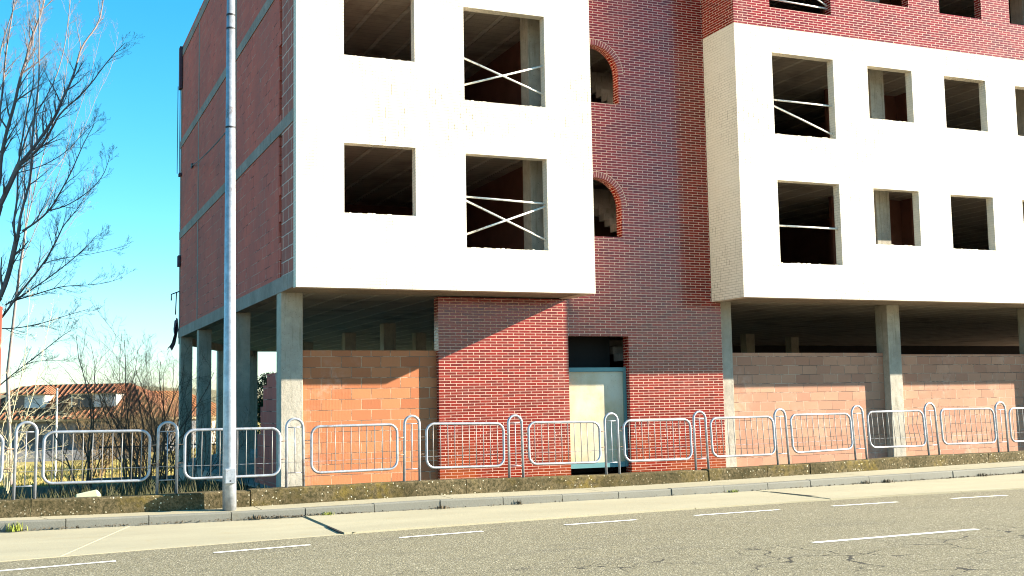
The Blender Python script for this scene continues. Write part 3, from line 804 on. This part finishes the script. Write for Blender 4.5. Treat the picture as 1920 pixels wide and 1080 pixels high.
mb = MB(); mb.box(-.09, -.015, 16.8, 17.1, 12.0, 13.4); mb.tube([(-.12,17,12.1),(-.12,17,9.2)], .012, 5); mb.tube([(-.05,17,12.1),(-.05,17,9.2)], .012, 5); mb.box(-.08,-.015,16.8,17.05,9.1,9.2); mb.box(-.08,-.015,16.8,17.1,6.15,6.5)
mb.build('wall_box', M['cloth'], BL)
mb = MB(); mb.box(-.05, -.016, 14.1, 14.3, 8.85, 8.98); mb.build('cable_hook', M['iron'], BL)

# ------------------------------------------------------------------ lamp posts
def lamp_post(x, y, label):
    z0 = Zk(x)+.01
    t = thing('lamp_post', (x, y, z0), label, 'lamp post', 'street lamp posts')
    m_ = MB(); m_.tube([(x, y, z0-.02), (x-.005, y, z0+.5), (x-.03, y, z0+9.3)], [.100, .098, .052], 24); p = m_.build('pole', M['pole'], t, smooth=True)
    for z in (7.17, 7.38, 5.65):
        m_ = MB(); r = .100-.048*(z/9.3)+.004; m_.tube([(x-.003*z-.003, y, z0+z-.013), (x-.003*z-.003, y, z0+z+.013)], r, 24)
        m_.build('band', M['iron'], t)
    m_ = MB(); m_.box(x-.095, x+.065, y-.165, y-.085, z0+.385, z0+.60); b = m_.build('service_box', M['pole'], t, bevel=.008)
    m_ = MB(); m_.box(x-.085, x+.055, y-.169, y-.1655, z0+.395, z0+.59); m_.build('box_lid', M['galv'], b)
    m_ = MB(); m_.tube([(x-.015, y-.172, z0+.425), (x-.015, y-.160, z0+.425)], .011, 10); m_.build('lock', M['iron'], b)
    m_ = MB(); m_.tube([(x-.03, y, z0+9.2), (x-.03, y-.25, z0+9.75), (x-.03, y-.9, z0+9.95), (x-.03, y-1.7, z0+10.0)], [.05,.04,.035,.03], 12); m_.build('arm', M['pole'], t, smooth=True)
    m_ = MB(); m_.box(x-.14, x+.08, y-2.3, y-1.6, z0+9.93, z0+10.07); m_.build('lamp_head', M['galv'], t, bevel=.03)
    return t
LX, LY = -1.905, -4.215
lamp_post(LX, LY, 'tall galvanised lamp post with a small service box standing before the gable corner')
lamp_post(34.4, -2.3, 'second galvanised lamp post further along the kerb to the right')
a = Vector((-.03, 14.2, 8.92)); b = Vector((LX-.02, LY, 5.78)); pts = []
for k in range(17):
    t = k/16; p = a.lerp(b, t); p.z -= .06*4*t*(1-t); pts.append(p)
mb = MB(); mb.tube(pts, .013, 6); tag(mb.build('overhead_cable', M['iron']), 'thin black cable strung from the gable wall to the lamp post', 'cable')

# ------------------------------------------------------------------ bare trees
def grow(mb, p, d, length, r, depth, rnd, up=.15, wig=.18, seg=4, spread=.7, nside=(4,4,3,3,3), kids=(5,5,4,0), ratio=.55, keep=None):
    pts = [p.copy()]; rad = [r]; d = d.normalized(); step = length/seg
    for i in range(seg):
        d = (d + Vector((rnd.uniform(-1,1), rnd.uniform(-1,1), rnd.uniform(-1,1)))*wig + Vector((0,0,up))*.5).normalized()
        p = p + d*step; pts.append(p.copy()); rad.append(max(r*(1-(i+1)/seg*.75), .0016))
    mb.tube(pts, rad, nside[min(depth, len(nside)-1)], caps=False)
    if depth < len(kids) and kids[depth]:
        side_branches(mb, pts, rad, length, depth, rnd, up, wig, seg, spread, nside, kids, ratio)
def side_branches(mb, pts, rad, length, depth, rnd, up, wig, seg, spread, nside, kids, ratio, n=None, tmin=.15):
    n = n or kids[depth]
    for k in range(n):
        t = tmin + (1-tmin)*(k+rnd.uniform(.2,.9))/n; t = min(t, .985)
        f = t*(len(pts)-1); i = int(f); q = pts[i].lerp(pts[i+1], f-i); ax = (pts[i+1]-pts[i]).normalized()
        s = ax.orthogonal().normalized(); s.rotate(Matrix.Rotation(rnd.uniform(0, 2*PI), 3, ax))
        a = rnd.uniform(.45, .95)*spread
        d = (ax*math.cos(a) + s*math.sin(a))
        L = length*ratio*(1.1-.55*t)*rnd.uniform(.7, 1.25)
        rr = (rad[i]+(rad[i+1]-rad[i])*(f-i))*.6
        grow(mb, q, d, L, max(rr, .002), depth+1, rnd, up, wig, seg, spread, nside, kids, ratio)
# camera parameters are used only to lay the limbs of the left tree where they grow in space
CAMP = Vector((-4.797, -21.597, 1.6)); CR = Vector((.92045729,-.39044954,-.01753664)); CU = Vector((-.02209674,-.0967836,.99506013)); CF = Vector((.39021803,.91552285,.09771283)); FPX = 2183.63
def W(u, w, Y):
    d = CF + CR*((u-960)/FPX) - CU*((w-540)/FPX); return CAMP + d*((Y-CAMP.y)/d.y)
rnd = random.Random(11)
def limb(mb, px, Y0, Y1, r0, r1, rnd, n, L, sides=7, kids=(0,5,4,3), ratio=.55, up=.18, spread=.8, tmin=.1):
    pts = [W(u, w, Y0+(Y1-Y0)*i/(len(px)-1)) for i, (u, w) in enumerate(px)]
    # smooth subdivision
    for _ in range(2):
        q = [pts[0]]
        for a, b in zip(pts, pts[1:]): q += [a.lerp(b, .3), a.lerp(b, .7)]
        q.append(pts[-1]); pts = q
    r0 *= .8
    rad = [r0+(r1-r0)*i/(len(pts)-1) for i in range(len(pts))]
    mb.tube(pts, rad, sides, caps=False)
    side_branches(mb, pts, rad, L, 0, rnd, up, .16, 4, spread, (4,4,3,3,3), kids, ratio, n=n, tmin=tmin)
TY = 14.
T = thing('bare_tree', W(-150, 830, TY), 'tall bare grey tree with spreading dark branches at the left edge of the photo', 'tree')
T.location.z = gh(-7, TY)
base = Vector(T.location)
tr = MB(); tr.tube([base-Vector((0,0,.2)), base+Vector((.1,0,1.5)), W(-70, 620, TY), W(-25, 470, TY), W(0, 385, TY)], [.22,.19,.15,.11,.085], 9, caps=False)
tr.tube([W(-95, 690, TY), W(-45, 610, TY), W(0, 557, TY)], [.12,.10,.085], 8, caps=False)
tr.tube([W(-70, 620, TY), W(-30, 480, TY), W(-12, 380, TY), W(0, 329, TY)], [.12,.10,.08,.065], 8, caps=False)
trunk = tr.build('trunk', M['bark'], T, smooth=True)
cr = MB()
limb(cr, [(0,385),(13,358),(29,322),(35.5,309)], TY, TY, .085, .075, rnd, 3, 1.2)
limb(cr, [(35,309),(60,282),(93,235),(109,209),(118,182),(133,155),(144,120),(153,84),(184,49),(193,10),(196,-40)], TY, TY+1.5, .065, .012, rnd, 22, 2.0)
limb(cr, [(35,311),(67,287),(98,242),(111,211),(160,173),(200,115),(235,80)], TY, TY-1.5, .055, .006, rnd, 18, 1.6)
limb(cr, [(0,329),(2,291),(15,237),(29,191),(35,155),(51,107),(55,82),(73,38),(84,0),(95,-60)], TY+.6, TY+.6, .07, .02, rnd, 22, 2.0)
limb(cr, [(0,557),(15,520),(25,475),(33,440)], TY-.8, TY-.8, .085, .07, rnd, 5, 1.4)
limb(cr, [(33,440),(40,395),(51,362),(58,329),(59,284),(62,240),(68,190),(73,155),(74,84),(72,20),(80,-50)], TY-.8, TY, .05, .01, rnd, 20, 1.7)
limb(cr, [(30,450),(24,420),(34,370),(32,320),(45,240),(52,200),(66,150),(60,90),(68,20)], TY-.6, TY+1.2, .045, .008, rnd, 16, 1.5)
limb(cr, [(42,433),(66,418),(93,395),(111,364),(133,324),(147,291),(160,262),(176,235)], TY-.8, TY-2, .04, .006, rnd, 18, 1.5)
limb(cr, [(93,395),(124,387),(164,362),(191,335),(203,305),(207,285)], TY-1.2, TY-.5, .022, .005, rnd, 14, 1.2)
limb(cr, [(-10,610),(12,585),(32,555),(82,495),(100,462),(111,440),(120,420),(147,391),(158,369)], TY-.5, TY-2.5, .045, .006, rnd, 20, 1.5)
limb(cr, [(10,572),(62,542),(120,500),(160,465),(182,440)], TY-.8, TY-2, .028, .005, rnd, 16, 1.3)
limb(cr, [(15,567),(57,555),(95,543),(120,536),(160,535),(200,531),(230,520)], TY-.8, TY+.5, .026, .004, rnd, 15, 1.2)
limb(cr, [(82,495),(100,487),(140,481),(190,473),(238,460)], TY-1, TY, .016, .004, rnd, 12, 1.)
limb(cr, [(-5,616),(32,616),(85,605),(125,591),(165,580)], TY-1.2, TY-2, .024, .004, rnd, 14, 1.1)
limb(cr, [(0,722),(20,705),(45,685),(85,655),(120,627),(135,618)], TY-1, TY-2, .024, .004, rnd, 14, 1.1)
limb(cr, [(45,685),(65,677),(95,676),(120,675)], TY-1.3, TY-1, .012, .004, rnd, 8, .8)
limb(cr, [(30,316),(48,260),(60,225),(95,170),(118,110),(128,40),(135,-30)], TY+1, TY+3, .03, .008, rnd, 18, 1.5)
limb(cr, [(-20,330),(-8,250),(5,180),(10,100),(25,20),(30,-40)], TY, TY+1, .05, .012, rnd, 16, 1.6)
limb(cr, [(-30,420),(-10,300),(0,200),(-5,120),(10,60),(35,-10)], TY+1.5, TY+2, .05, .01, rnd, 16, 1.6)
limb(cr, [(28,325),(60,318),(100,302),(135,275),(155,250),(185,225)], TY, TY+1.5, .022, .004, rnd, 14, 1.2)
cr.build('crown', M['bark'], T, smooth=True)
T2 = thing('bare_tree', (-4.9, 41, gh(-4.9, 41)), 'paler sunlit bare tree standing behind the dark spreading tree at the left', 'tree')
q = MB(); rnd = random.Random(19); TB = 41.
q.tube([Vector(T2.location)-Vector((0,0,.1)), W(14, 700, TB), W(30, 560, TB), W(48, 430, TB)], [.10,.08,.07,.06], 7, caps=False); q.build('trunk', M['bark_light'], T2, smooth=True)
q = MB(); kw = dict(kids=(0,5,3,0))
for px, r0 in (([(48,430),(70,330),(95,240),(118,180),(128,110),(129,20),(132,-30)], .06), ([(48,430),(62,300),(72,190),(73,100),(76,20),(90,-40)], .06), ([(40,490),(80,400),(110,330),(140,230),(168,150),(190,60)], .045),
               ([(48,430),(40,330),(52,220),(50,120),(54,30),(48,-30)], .05), ([(60,380),(90,330),(125,290),(160,240),(180,180),(210,130),(222,60)], .035), ([(30,560),(65,500),(110,450),(150,400),(175,330)], .03)):
    limb(q, px, TB, TB+rnd.uniform(-2,2), r0*.6, .007, rnd, 20, 2.6, sides=5, **kw)
q.build('crown', M['bark_light'], T2, smooth=True)
# shoots of the sunlit pale shrub just behind the low wall at the left edge
PS = thing('bare_shrub', (-5.3, -1.2, -.1), 'pale sunlit bare shrub behind the first hooped post at the far left', 'shrub')
sh = MB(); Y = -1.2; rnd = random.Random(21)
kk = dict(kids=(0,4,2,0), ratio=.5, up=.1, spread=.9)
for px, r, n, L in (([(12,920),(15,880),(16,813),(25,770),(35,728),(42,698),(50,640),(55,560)], .016, 12, .8),
                    ([(14,925),(20,880),(35,830),(47,785),(60,748),(73,700),(85,640),(100,570)], .016, 12, .8),
                    ([(16,920),(22,860),(33,830),(62,787),(107,758),(138,743)], .013, 12, .6),
                    ([(12,915),(8,860),(25,815),(50,798),(90,780),(120,770)], .011, 10, .5),
                    ([(14,915),(20,865),(45,835),(75,815),(100,790),(125,778)], .010, 10, .5),
                    ([(12,915),(18,870),(50,850),(90,842),(120,835)], .009, 8, .45),
                    ([(10,915),(2,850),(-8,790),(10,760),(24,740)], .013, 9, .6),
                    ([(10,915),(0,880),(-15,820),(-8,700),(2,640)], .014, 10, .8),
                    ([(14,915),(28,870),(60,856),(95,862),(118,850)], .008, 7, .4),
                    ([(8,915),(6,880),(0,790),(30,770),(60,772)], .008, 8, .5)):
    limb(sh, px, Y, Y+rnd.uniform(-.4,.5), r, .003, rnd, n, L, sides=6, **kk)
sh.build('branches', M['bark_pale'], PS, smooth=True)

def shrub(name, loc, seed, h, stems, spread, mat, label, group=None, kids=(7,6,4), r=.021, lean=(0,0)):
    rnd = random.Random(seed)
    t = thing(name, loc, label, 'shrub', group)
    m_ = MB()
    for s in range(stems):
        a = rnd.uniform(0, 2*PI); sp = rnd.uniform(.05, spread)
        d = Vector((math.cos(a)*sp+lean[0], math.sin(a)*sp+lean[1], 1))
        hh = h*rnd.uniform(.65, 1.0)
        grow(m_, Vector(loc)+Vector((math.cos(a)*.12, math.sin(a)*.12, -.05)), d, hh, r*rnd.uniform(.5,1.2), 0, rnd, up=.05, wig=.24, seg=7, spread=.95, kids=kids, ratio=.44)
    m_.build('branches', mat, t, smooth=True)
    return t
def gl(x, y): return (x, y, gh(x, y))
shrub('bare_shrub', gl(-3.35, 6.2), 31, 3.6, 7, .35, M['bark_dark'], 'dark bare shrub whose tallest shoots cross the right white dormer', 'bare shrubs beside the gable')
shrub('bare_shrub', gl(-2.45, 5.6), 32, 3.9, 8, .32, M['bark_dark'], 'tall dark bare shrub with forked top in front of the hipped roof end', 'bare shrubs beside the gable')
shrub('bare_shrub', gl(-1.75, 7.4), 33, 3.7, 9, .35, M['bark_dark'], 'dense dark bare shrub in front of the orange roof beside the gable', 'bare shrubs beside the gable')
shrub('bare_shrub', gl(-1.15, 9.2), 34, 3.4, 10, .35, M['bark_dark'], 'dense bare shrub touching the rearmost gable column', 'bare shrubs beside the gable')
shrub('bare_shrub', gl(-3.9, 4.2), 35, 1.7, 9, .6, M['bark_dark'], 'low dark bramble at the foot of the shrubs, nearest the first panel', 'bare shrubs beside the gable', kids=(6,4,2), r=.012)
shrub('bare_shrub', gl(-2.3, 3.2), 36, 1.8, 12, .7, M['bark_dark'], 'low dark bramble behind the middle of the second panel', 'bare shrubs beside the gable', kids=(6,4,2), r=.012)
shrub('bare_shrub', gl(-1.3, 3.8), 37, 1.9, 12, .6, M['bark_dark'], 'low dark bramble in front of the side column', 'bare shrubs beside the gable', kids=(6,4,2), r=.012)
for i, (x, y, h, lab) in enumerate(((1.6,47,5.2,'tan bare bush seen between the two rearmost gable columns'),(4.4,50,5.6,'tan bare bush seen just left of the lamp post between columns'),(-.6,46,4.8,'tan bare bush beside the white garage wall'),(6.8,52,5.2,'tan bare bush behind the lamp post'),(2.4,56,5.2,'tan bare bush in front of the second orange roof'))):
    shrub('bare_bush', gl(x, y), 50+i, h, 26, .6, M['bark_tan'], lab, 'tan bushes behind the building', kids=(7,5,3), r=.028)

# leafy crowns
def foliage(mb, c, r, n, size, rnd, holes=7):
    hs = [Vector((rnd.uniform(-1,1), rnd.uniform(-1,1), rnd.uniform(-1,1))) for _ in range(holes)]
    cl = [Vector((rnd.gauss(0,.5), rnd.gauss(0,.5), rnd.gauss(0,.5))) for _ in range(34)]
    k = 0
    while k < n:
        q = rnd.choice(cl) + Vector((rnd.gauss(0,.16), rnd.gauss(0,.16), rnd.gauss(0,.16)))
        if q.length > 1.15 or any((q-h).length < .22 for h in hs): continue
        p = Vector((c[0]+q.x*r[0], c[1]+q.y*r[1], c[2]+q.z*r[2]))
        a = Vector((rnd.gauss(0,1), rnd.gauss(0,1), rnd.gauss(0,1))).normalized(); b = a.orthogonal().normalized()
        s = size*rnd.uniform(.6,1.3); w = a.cross(b)
        mb.add([p-a*s, p+b*s*.5, p+a*s, p-b*s*.5+w*s*.2], [(0,1,2,3)]); k += 1
rnd = random.Random(70)
t = thing('evergreen_tree', gl(5.6, 29.5), 'dark evergreen tree with speckled leaves seen under the building past the side column', 'tree')
m_ = MB(); m_.tube([gl(5.6,29.5), (5.65,29.5,.3), (5.6,29.5,2.2)], [.16,.13,.05], 8)
for k in range(9): grow(m_, Vector((5.6,29.5,.2+.2*k)), Vector((rnd.uniform(-1,1),rnd.uniform(-1,1),.7)), 1.2, .04, 2, rnd)
m_.build('trunk', M['bark_dark'], t)
m_ = MB(); foliage(m_, (5.6,29.5,.95), (1.5,1.5,1.9), 9000, .075, rnd); m_.build('crown', M['holly'], t)
# hedge and scrub strips near ground behind the low wall (left)
def tuft(mb, x, y, z, n, h, w, rnd, sp=.12):
    for k in range(n):
        a = rnd.uniform(0, 2*PI); bx, by = x+rnd.gauss(0,sp), y+rnd.gauss(0,sp)
        hh = h*rnd.uniform(.5,1.1); l = rnd.uniform(.1,.6)*hh
        dx, dy = math.cos(a)*l, math.sin(a)*l; nx, ny = -math.sin(a)*w, math.cos(a)*w
        mb.add([(bx-nx,by-ny,z),(bx+nx,by+ny,z),(bx+dx*.4+nx*.8,by+dy*.4+ny*.8,z+hh*.6),(bx+dx*.4-nx*.8,by+dy*.4-ny*.8,z+hh*.6),(bx+dx,by+dy,z+hh)], [(0,1,2,3),(3,2,4)])
rnd = random.Random(77); m_ = MB()
for k in range(260):
    x = rnd.uniform(-8,-.4); y = rnd.uniform(-3.2, 3.0) if x < -3.4 else rnd.uniform(-2.5, 4)
    tuft(m_, x, y, gh(x, y), 14, rnd.uniform(.15,.42), .008, rnd)
tag(m_.build('undergrowth', M['hedge']), 'tangled low weeds and dead grass on the waste ground behind the low wall', 'undergrowth', kind='stuff')
rnd = random.Random(78); m_ = MB()
for k in range(2600):
    x = rnd.uniform(-14, 16); y = rnd.uniform(20, 62)
    tuft(m_, x, y, gh(x, y), 4, .18, .03, rnd, .5)
M['drygrass'] = leaf_mat('dry_grass', (.34,.24,.07), (.36,.32,.10))
tag(m_.build('dry_grass', M['drygrass']), 'yellow dry grass on the field beyond the shrubs', 'grass', kind='stuff')
# weeds and dead leaves along the kerb foot
rnd = random.Random(80); m_ = MB()
for k in range(1500):
    x = rnd.choice((rnd.uniform(-5.2,1.5), rnd.uniform(-5.2,17), rnd.gauss(9.5,1.6), rnd.gauss(13.5,1.2), rnd.gauss(-1.2,.5)))
    y = Ykerb(x) - abs(rnd.gauss(0,.028)) - .006; z = .006+abs(rnd.gauss(0,.012)); s = rnd.uniform(.008,.026)
    a = Vector((rnd.uniform(-1,1), rnd.uniform(-1,1), rnd.uniform(-.6,.6))).normalized()*s; b = a.cross(Vector((rnd.uniform(-.5,.5), rnd.uniform(-.5,.5), 1))).normalized()*s*.5
    p = Vector((x,y,z)); m_.add([p-a, p+b, p+a, p-b], [(0,1,2,3)])
for k in range(500):
    x = rnd.uniform(-5, 16); y = Ywall(x) - abs(rnd.gauss(0,.03)) - .004; z = Zk(x)+.026; s = rnd.uniform(.006,.014)
    a = Vector((rnd.uniform(-1,1), rnd.uniform(-1,1), rnd.uniform(-.3,.6))).normalized()*s; b = a.cross(Vector((0,.2,1))).normalized()*s*.6
    p = Vector((x,y,z)); m_.add([p-a, p+b, p+a, p-b], [(0,1,2,3)])
tag(m_.build('leaf_litter', M['litter']), 'dead leaves and grit gathered along the foot of the kerb', 'leaf litter', kind='stuff')
for i, (x, h, n, lab, mt) in enumerate(((-4.75,.12,60,'bright green weed tuft at the kerb foot, far left','weed'),(-.55,.05,36,'small weed tuft at the kerb left of the broken slab joint','weed'),(1.22,.07,30,'small weed in the kerb joint below the red brick wall','litter'),
        (2.5,.10,16,'dry twiggy weed at the kerb below the door','litter'),(6.55,.05,50,'yellow green weed at the kerb right of the door','weed'),(9.55,.07,50,'dark weed clump at the kerb below the pale block wall','litter'),
        (10.05,.08,44,'second dark weed clump at the kerb, beside the first','litter'),(12.6,.07,44,'dark weed at the kerb before the last hooped posts','litter'),(13.9,.08,50,'rightmost dark weed clump at the kerb','litter'),(-1.55,.06,40,'dry weed clump at the kerb just right of the lamp post','litter'))):
    rnd = random.Random(90+i); m_ = MB(); tuft(m_, x, Ykerb(x)-.04, 0.004, n, h, .006, rnd, .045)
    tag(m_.build('weed', M[mt]), lab, 'weed', 'weeds growing at the kerb foot')
# red oxide post and thin pale pole, stone
mb = MB(); mb.box(-5.125, -5.045, .5, .58, -.1, 3.42); o = mb.build('red_post', M['redpost'], bevel=.006); tag(o, 'thin red oxide steel post at the left edge beside the bare tree', 'post')
a = W(107, 735, 45); mb = MB(); mb.tube([(a.x, 45, gh(a.x,45)), (a.x, 45, a.z+.2)], .05, 8); tag(mb.build('white_pole', M['stucco_white']), 'thin white pole standing before the tiled house', 'pole')
mb = MB(); rnd = random.Random(3); c = Vector((-3.75, -2.9, .18)); 
vs = [(c.x-.24,c.y-.1,.02),(c.x+.2,c.y-.12,.02),(c.x+.26,c.y+.2,.02),(c.x-.2,c.y+.22,.02),(c.x-.2,c.y-.06,.36),(c.x+.10,c.y-.06,.42),(c.x+.16,c.y+.15,.36),(c.x-.14,c.y+.14,.33)]
mb.add(vs, [(0,3,2,1),(4,5,6,7),(0,1,5,4),(1,2,6,5),(2,3,7,6),(3,0,4,7)]); tag(mb.build('stone', simple('pale_green_stone', (.42,.45,.30), .9), bevel=.02), 'pale green stone lying behind the low wall under the first panel', 'stone')

# ------------------------------------------------------------------ houses far behind
def house(loc, ang, w, d, hw, hr, label, roofc, wallm, dormers=(), chim=(), inr=None, grp='tiled houses in the distance'):
    t = thing('tiled_house', loc, label, 'house', grp)
    Rm = Matrix.Rotation(ang, 4, 'Z'); L = Vector(loc)
    def w_(p): return Rm @ Vector(p) + L
    def bld(mb, name, mat, par=t):
        mb.v = [tuple(w_(p)) for p in mb.v]; return mb.build(name, mat, par)
    b = MB(); b.box(-w, 0, 0, d, -1, hw); bld(b, 'wall', wallm)
    e = MB(); e.box(-w-.5, .5, -.5, d+.5, hw+.0, hw+.22); bld(e, 'eave', M['eave'])
    rm = roof_mat('roof_tiles', *roofc, ang)
    r = MB(); o = .6; z0 = hw+.225; ins = d/2+o
    A = [(-w-o,-o,z0),(o,-o,z0),(o,d+o,z0),(-w-o,d+o,z0),(-w-o+ins,d/2,z0+hr),(o-(inr or ins*.75),d/2,z0+hr)]
    r.add(A, [(0,1,5,4),(1,2,5),(2,3,4,5),(3,0,4),(3,2,1,0)]); rf = bld(r, 'roof', rm)
    for cx, cy, s, top in chim:
        c = MB(); c.box(cx-s, cx+s, cy-s, cy+s, z0+hr*.5, top); c.box(cx-s-.1, cx+s+.1, cy-s-.1, cy+s+.1, top+.3, top+.42)
        for qx in (-1,1):
            for qy in (-1,1): c.box(cx+qx*s*.8-.06, cx+qx*s*.8+.06, cy+qy*s*.8-.06, cy+qy*s*.8+.06, top, top+.3)
        bld(c, 'chimney', M['chimney'])
    for dx, dw in dormers:
        y = 1.0; zb = z0+.75; zt = zb+1.4
        c = MB(); c.box(dx-dw, dx, y, d/2, zb-.3, zt); dm = bld(c, 'dormer', M['stucco_white'])
        c = MB(); c.box(dx-dw+.15, dx-dw*.52, y-.05, y-.003, zb+.1, zt-.12); bld(c, 'dormer_window', M['carglass'], dm)
        c = MB(); c.box(dx-dw*.5, dx-.15, y-.05, y-.003, zb+.1, zt-.12); bld(c, 'dormer_shutter', M['window_glass'], dm)
        c = MB(); q = .3; zz = zt+.002; top = zt+.75
        c.add([(dx-dw-q,y-q-.1,zz),(dx+q,y-q-.1,zz),(dx+q,d/2,zz),(dx-dw-q,d/2,zz),(dx-dw+.7,y+1.2,top),(dx-.7,y+1.2,top),(dx-.7,d/2,top),(dx-dw+.7,d/2,top)], [(0,1,5,4),(1,2,6,5),(3,0,4,7),(4,5,6,7),(3,2,1,0)])
        bld(c, 'dormer_roof', rm, dm)
    wn = MB()
    for i in range(4):
        x = -w*(.12+.24*i)
        c = MB(); c.box(x-1.3, x, -.05, -.003, hw*.35, hw*.8); bld(c, 'window', M['carglass'])
    return t
hp = W(283, 790, 88); G = gh(0, 88)
house((hp.x+.6, 82, G), math.radians(-29), 18.5, 8.5, .75-G-.1, 3.05, 'house with brown tiled hipped roof, two white dormers and two chimneys', ((.50,.20,.09),(.36,.15,.08)), M['stucco_dark'],
      dormers=((-11.4,3.6),(-4.9,4.1)), chim=((-14.9,3.4,.45,3.9),(-7.8,4.4,.32,3.95)), inr=5.6)
hp = W(380, 790, 104)
house((hp.x+3, 100, G), math.radians(38), 16, 9, .75-G-.2, 2.6, 'house with bright orange tiled roof and white walls beyond the hipped roof', ((.52,.20,.07),(.40,.14,.05)), M['stucco_white'])
# garden wall of the first house, iron fence
mb = MB(); mb.box(-12, 3.2, 69.5, 69.75, G-.2, G+.75); tag(mb.build('garden_wall', M['stucco_dark']), 'low grey garden wall in front of the dormer house', 'wall')
fe = thing('iron_fence', (4, 31, gh(4,31)), 'dark iron fence of thin pickets behind the building columns', 'fence')
zb = gh(4, 31); pk = MB()
for k in range(90):
    x = -1.5+.14*k; pk.box(x-.012, x+.012, 31, 31.024, zb, zb+1.75)
o = pk.build('pickets', M['iron'], fe); o['kind'] = 'stuff'
mb = MB(); mb.box(-1.5, 11.2, 30.99, 31.035, zb+1.6, zb+1.66); mb.build('rail', M['iron'], fe)
mb = MB(); mb.box(-1.5, 11.2, 30.99, 31.035, zb+.2, zb+.26); mb.build('rail', M['iron'], fe)
mb = MB(); mb.box(-2, 12, 30.6, 30.95, zb-.3, zb+.35); mb.build('plinth', M['stucco_dark'], fe)
# hills
mb = MB(); rnd = random.Random(6); pts = []
X = -260; 
while X < 420: pts.append((X, 430+20*math.sin(X*.02), 6.5+2.5*math.sin(X*.013+1)+1.2*math.sin(X*.05)+rnd.uniform(-.4,.4))); X += 6
for p, q in zip(pts, pts[1:]):
    mb.quad((p[0],p[1]-150,-2.1),(q[0],q[1]-150,-2.1),(q[0],q[1],q[2]),(p[0],p[1],p[2])); mb.quad((p[0],p[1],p[2]),(q[0],q[1],q[2]),(q[0],q[1]+200,-2.1),(p[0],p[1]+200,-2.1))
tag(mb.build('hills', M['hill'], smooth=True), kind='structure')

# ------------------------------------------------------------------ light
sd = Vector((2.867, -1.0, 1.261)).normalized()
sun = bpy.data.lights.new('Sun', 'SUN'); sun.energy = 5.0; sun.angle = math.radians(.5); sun.color = (1.0, .90, .74)
so = bpy.data.objects.new('Sun', sun); COL.objects.link(so); so.rotation_euler = sd.to_track_quat('Z', 'Y').to_euler(); so.location = sd*60
wd = bpy.data.worlds.new('World'); SC.world = wd; wd.use_nodes = True
nt = wd.node_tree; bg = nt.nodes['Background']
sky = nt.nodes.new('ShaderNodeTexSky'); sky.sky_type = 'NISHITA'; sky.sun_disc = False
sky.sun_elevation = math.asin(sd.z); sky.sun_rotation = math.atan2(sd.x, sd.y); sky.air_density = 1.0; sky.dust_density = .15; sky.ozone_density = 2.0
hs = nt.nodes.new('ShaderNodeHueSaturation'); hs.inputs['Saturation'].default_value = 1.42; hs.inputs['Hue'].default_value = .465; hs.inputs['Value'].default_value = 1.1
nt.links.new(sky.outputs[0], hs.inputs['Color']); tint = nt.nodes.new('ShaderNodeMix'); tint.data_type = 'RGBA'; tint.blend_type = 'MULTIPLY'; tint.inputs[0].default_value = 1.0; tint.inputs[7].default_value = (.72, .91, 1.10, 1)
nt.links.new(hs.outputs[0], tint.inputs[6]); nt.links.new(tint.outputs[2], bg.inputs[0]); bg.inputs[1].default_value = .06
SC.view_settings.view_transform = 'Standard'; SC.view_settings.look = 'None'; SC.view_settings.exposure = 2.05; SC.view_settings.gamma = 1

# ------------------------------------------------------------------ camera
cam = bpy.data.cameras.new('Camera'); co = bpy.data.objects.new('Camera', cam); COL.objects.link(co)
cam.sensor_width = 36; cam.lens = FPX/1920*36; cam.clip_end = 3000; cam.clip_start = .1
mw = Matrix.Identity(4)
for i in range(3): mw[i][0] = CR[i]; mw[i][1] = CU[i]; mw[i][2] = -CF[i]; mw[i][3] = CAMP[i]
co.matrix_world = mw
SC.camera = co
SC.cycles.pixel_filter_type = 'BLACKMAN_HARRIS'; SC.cycles.filter_width = 1.05
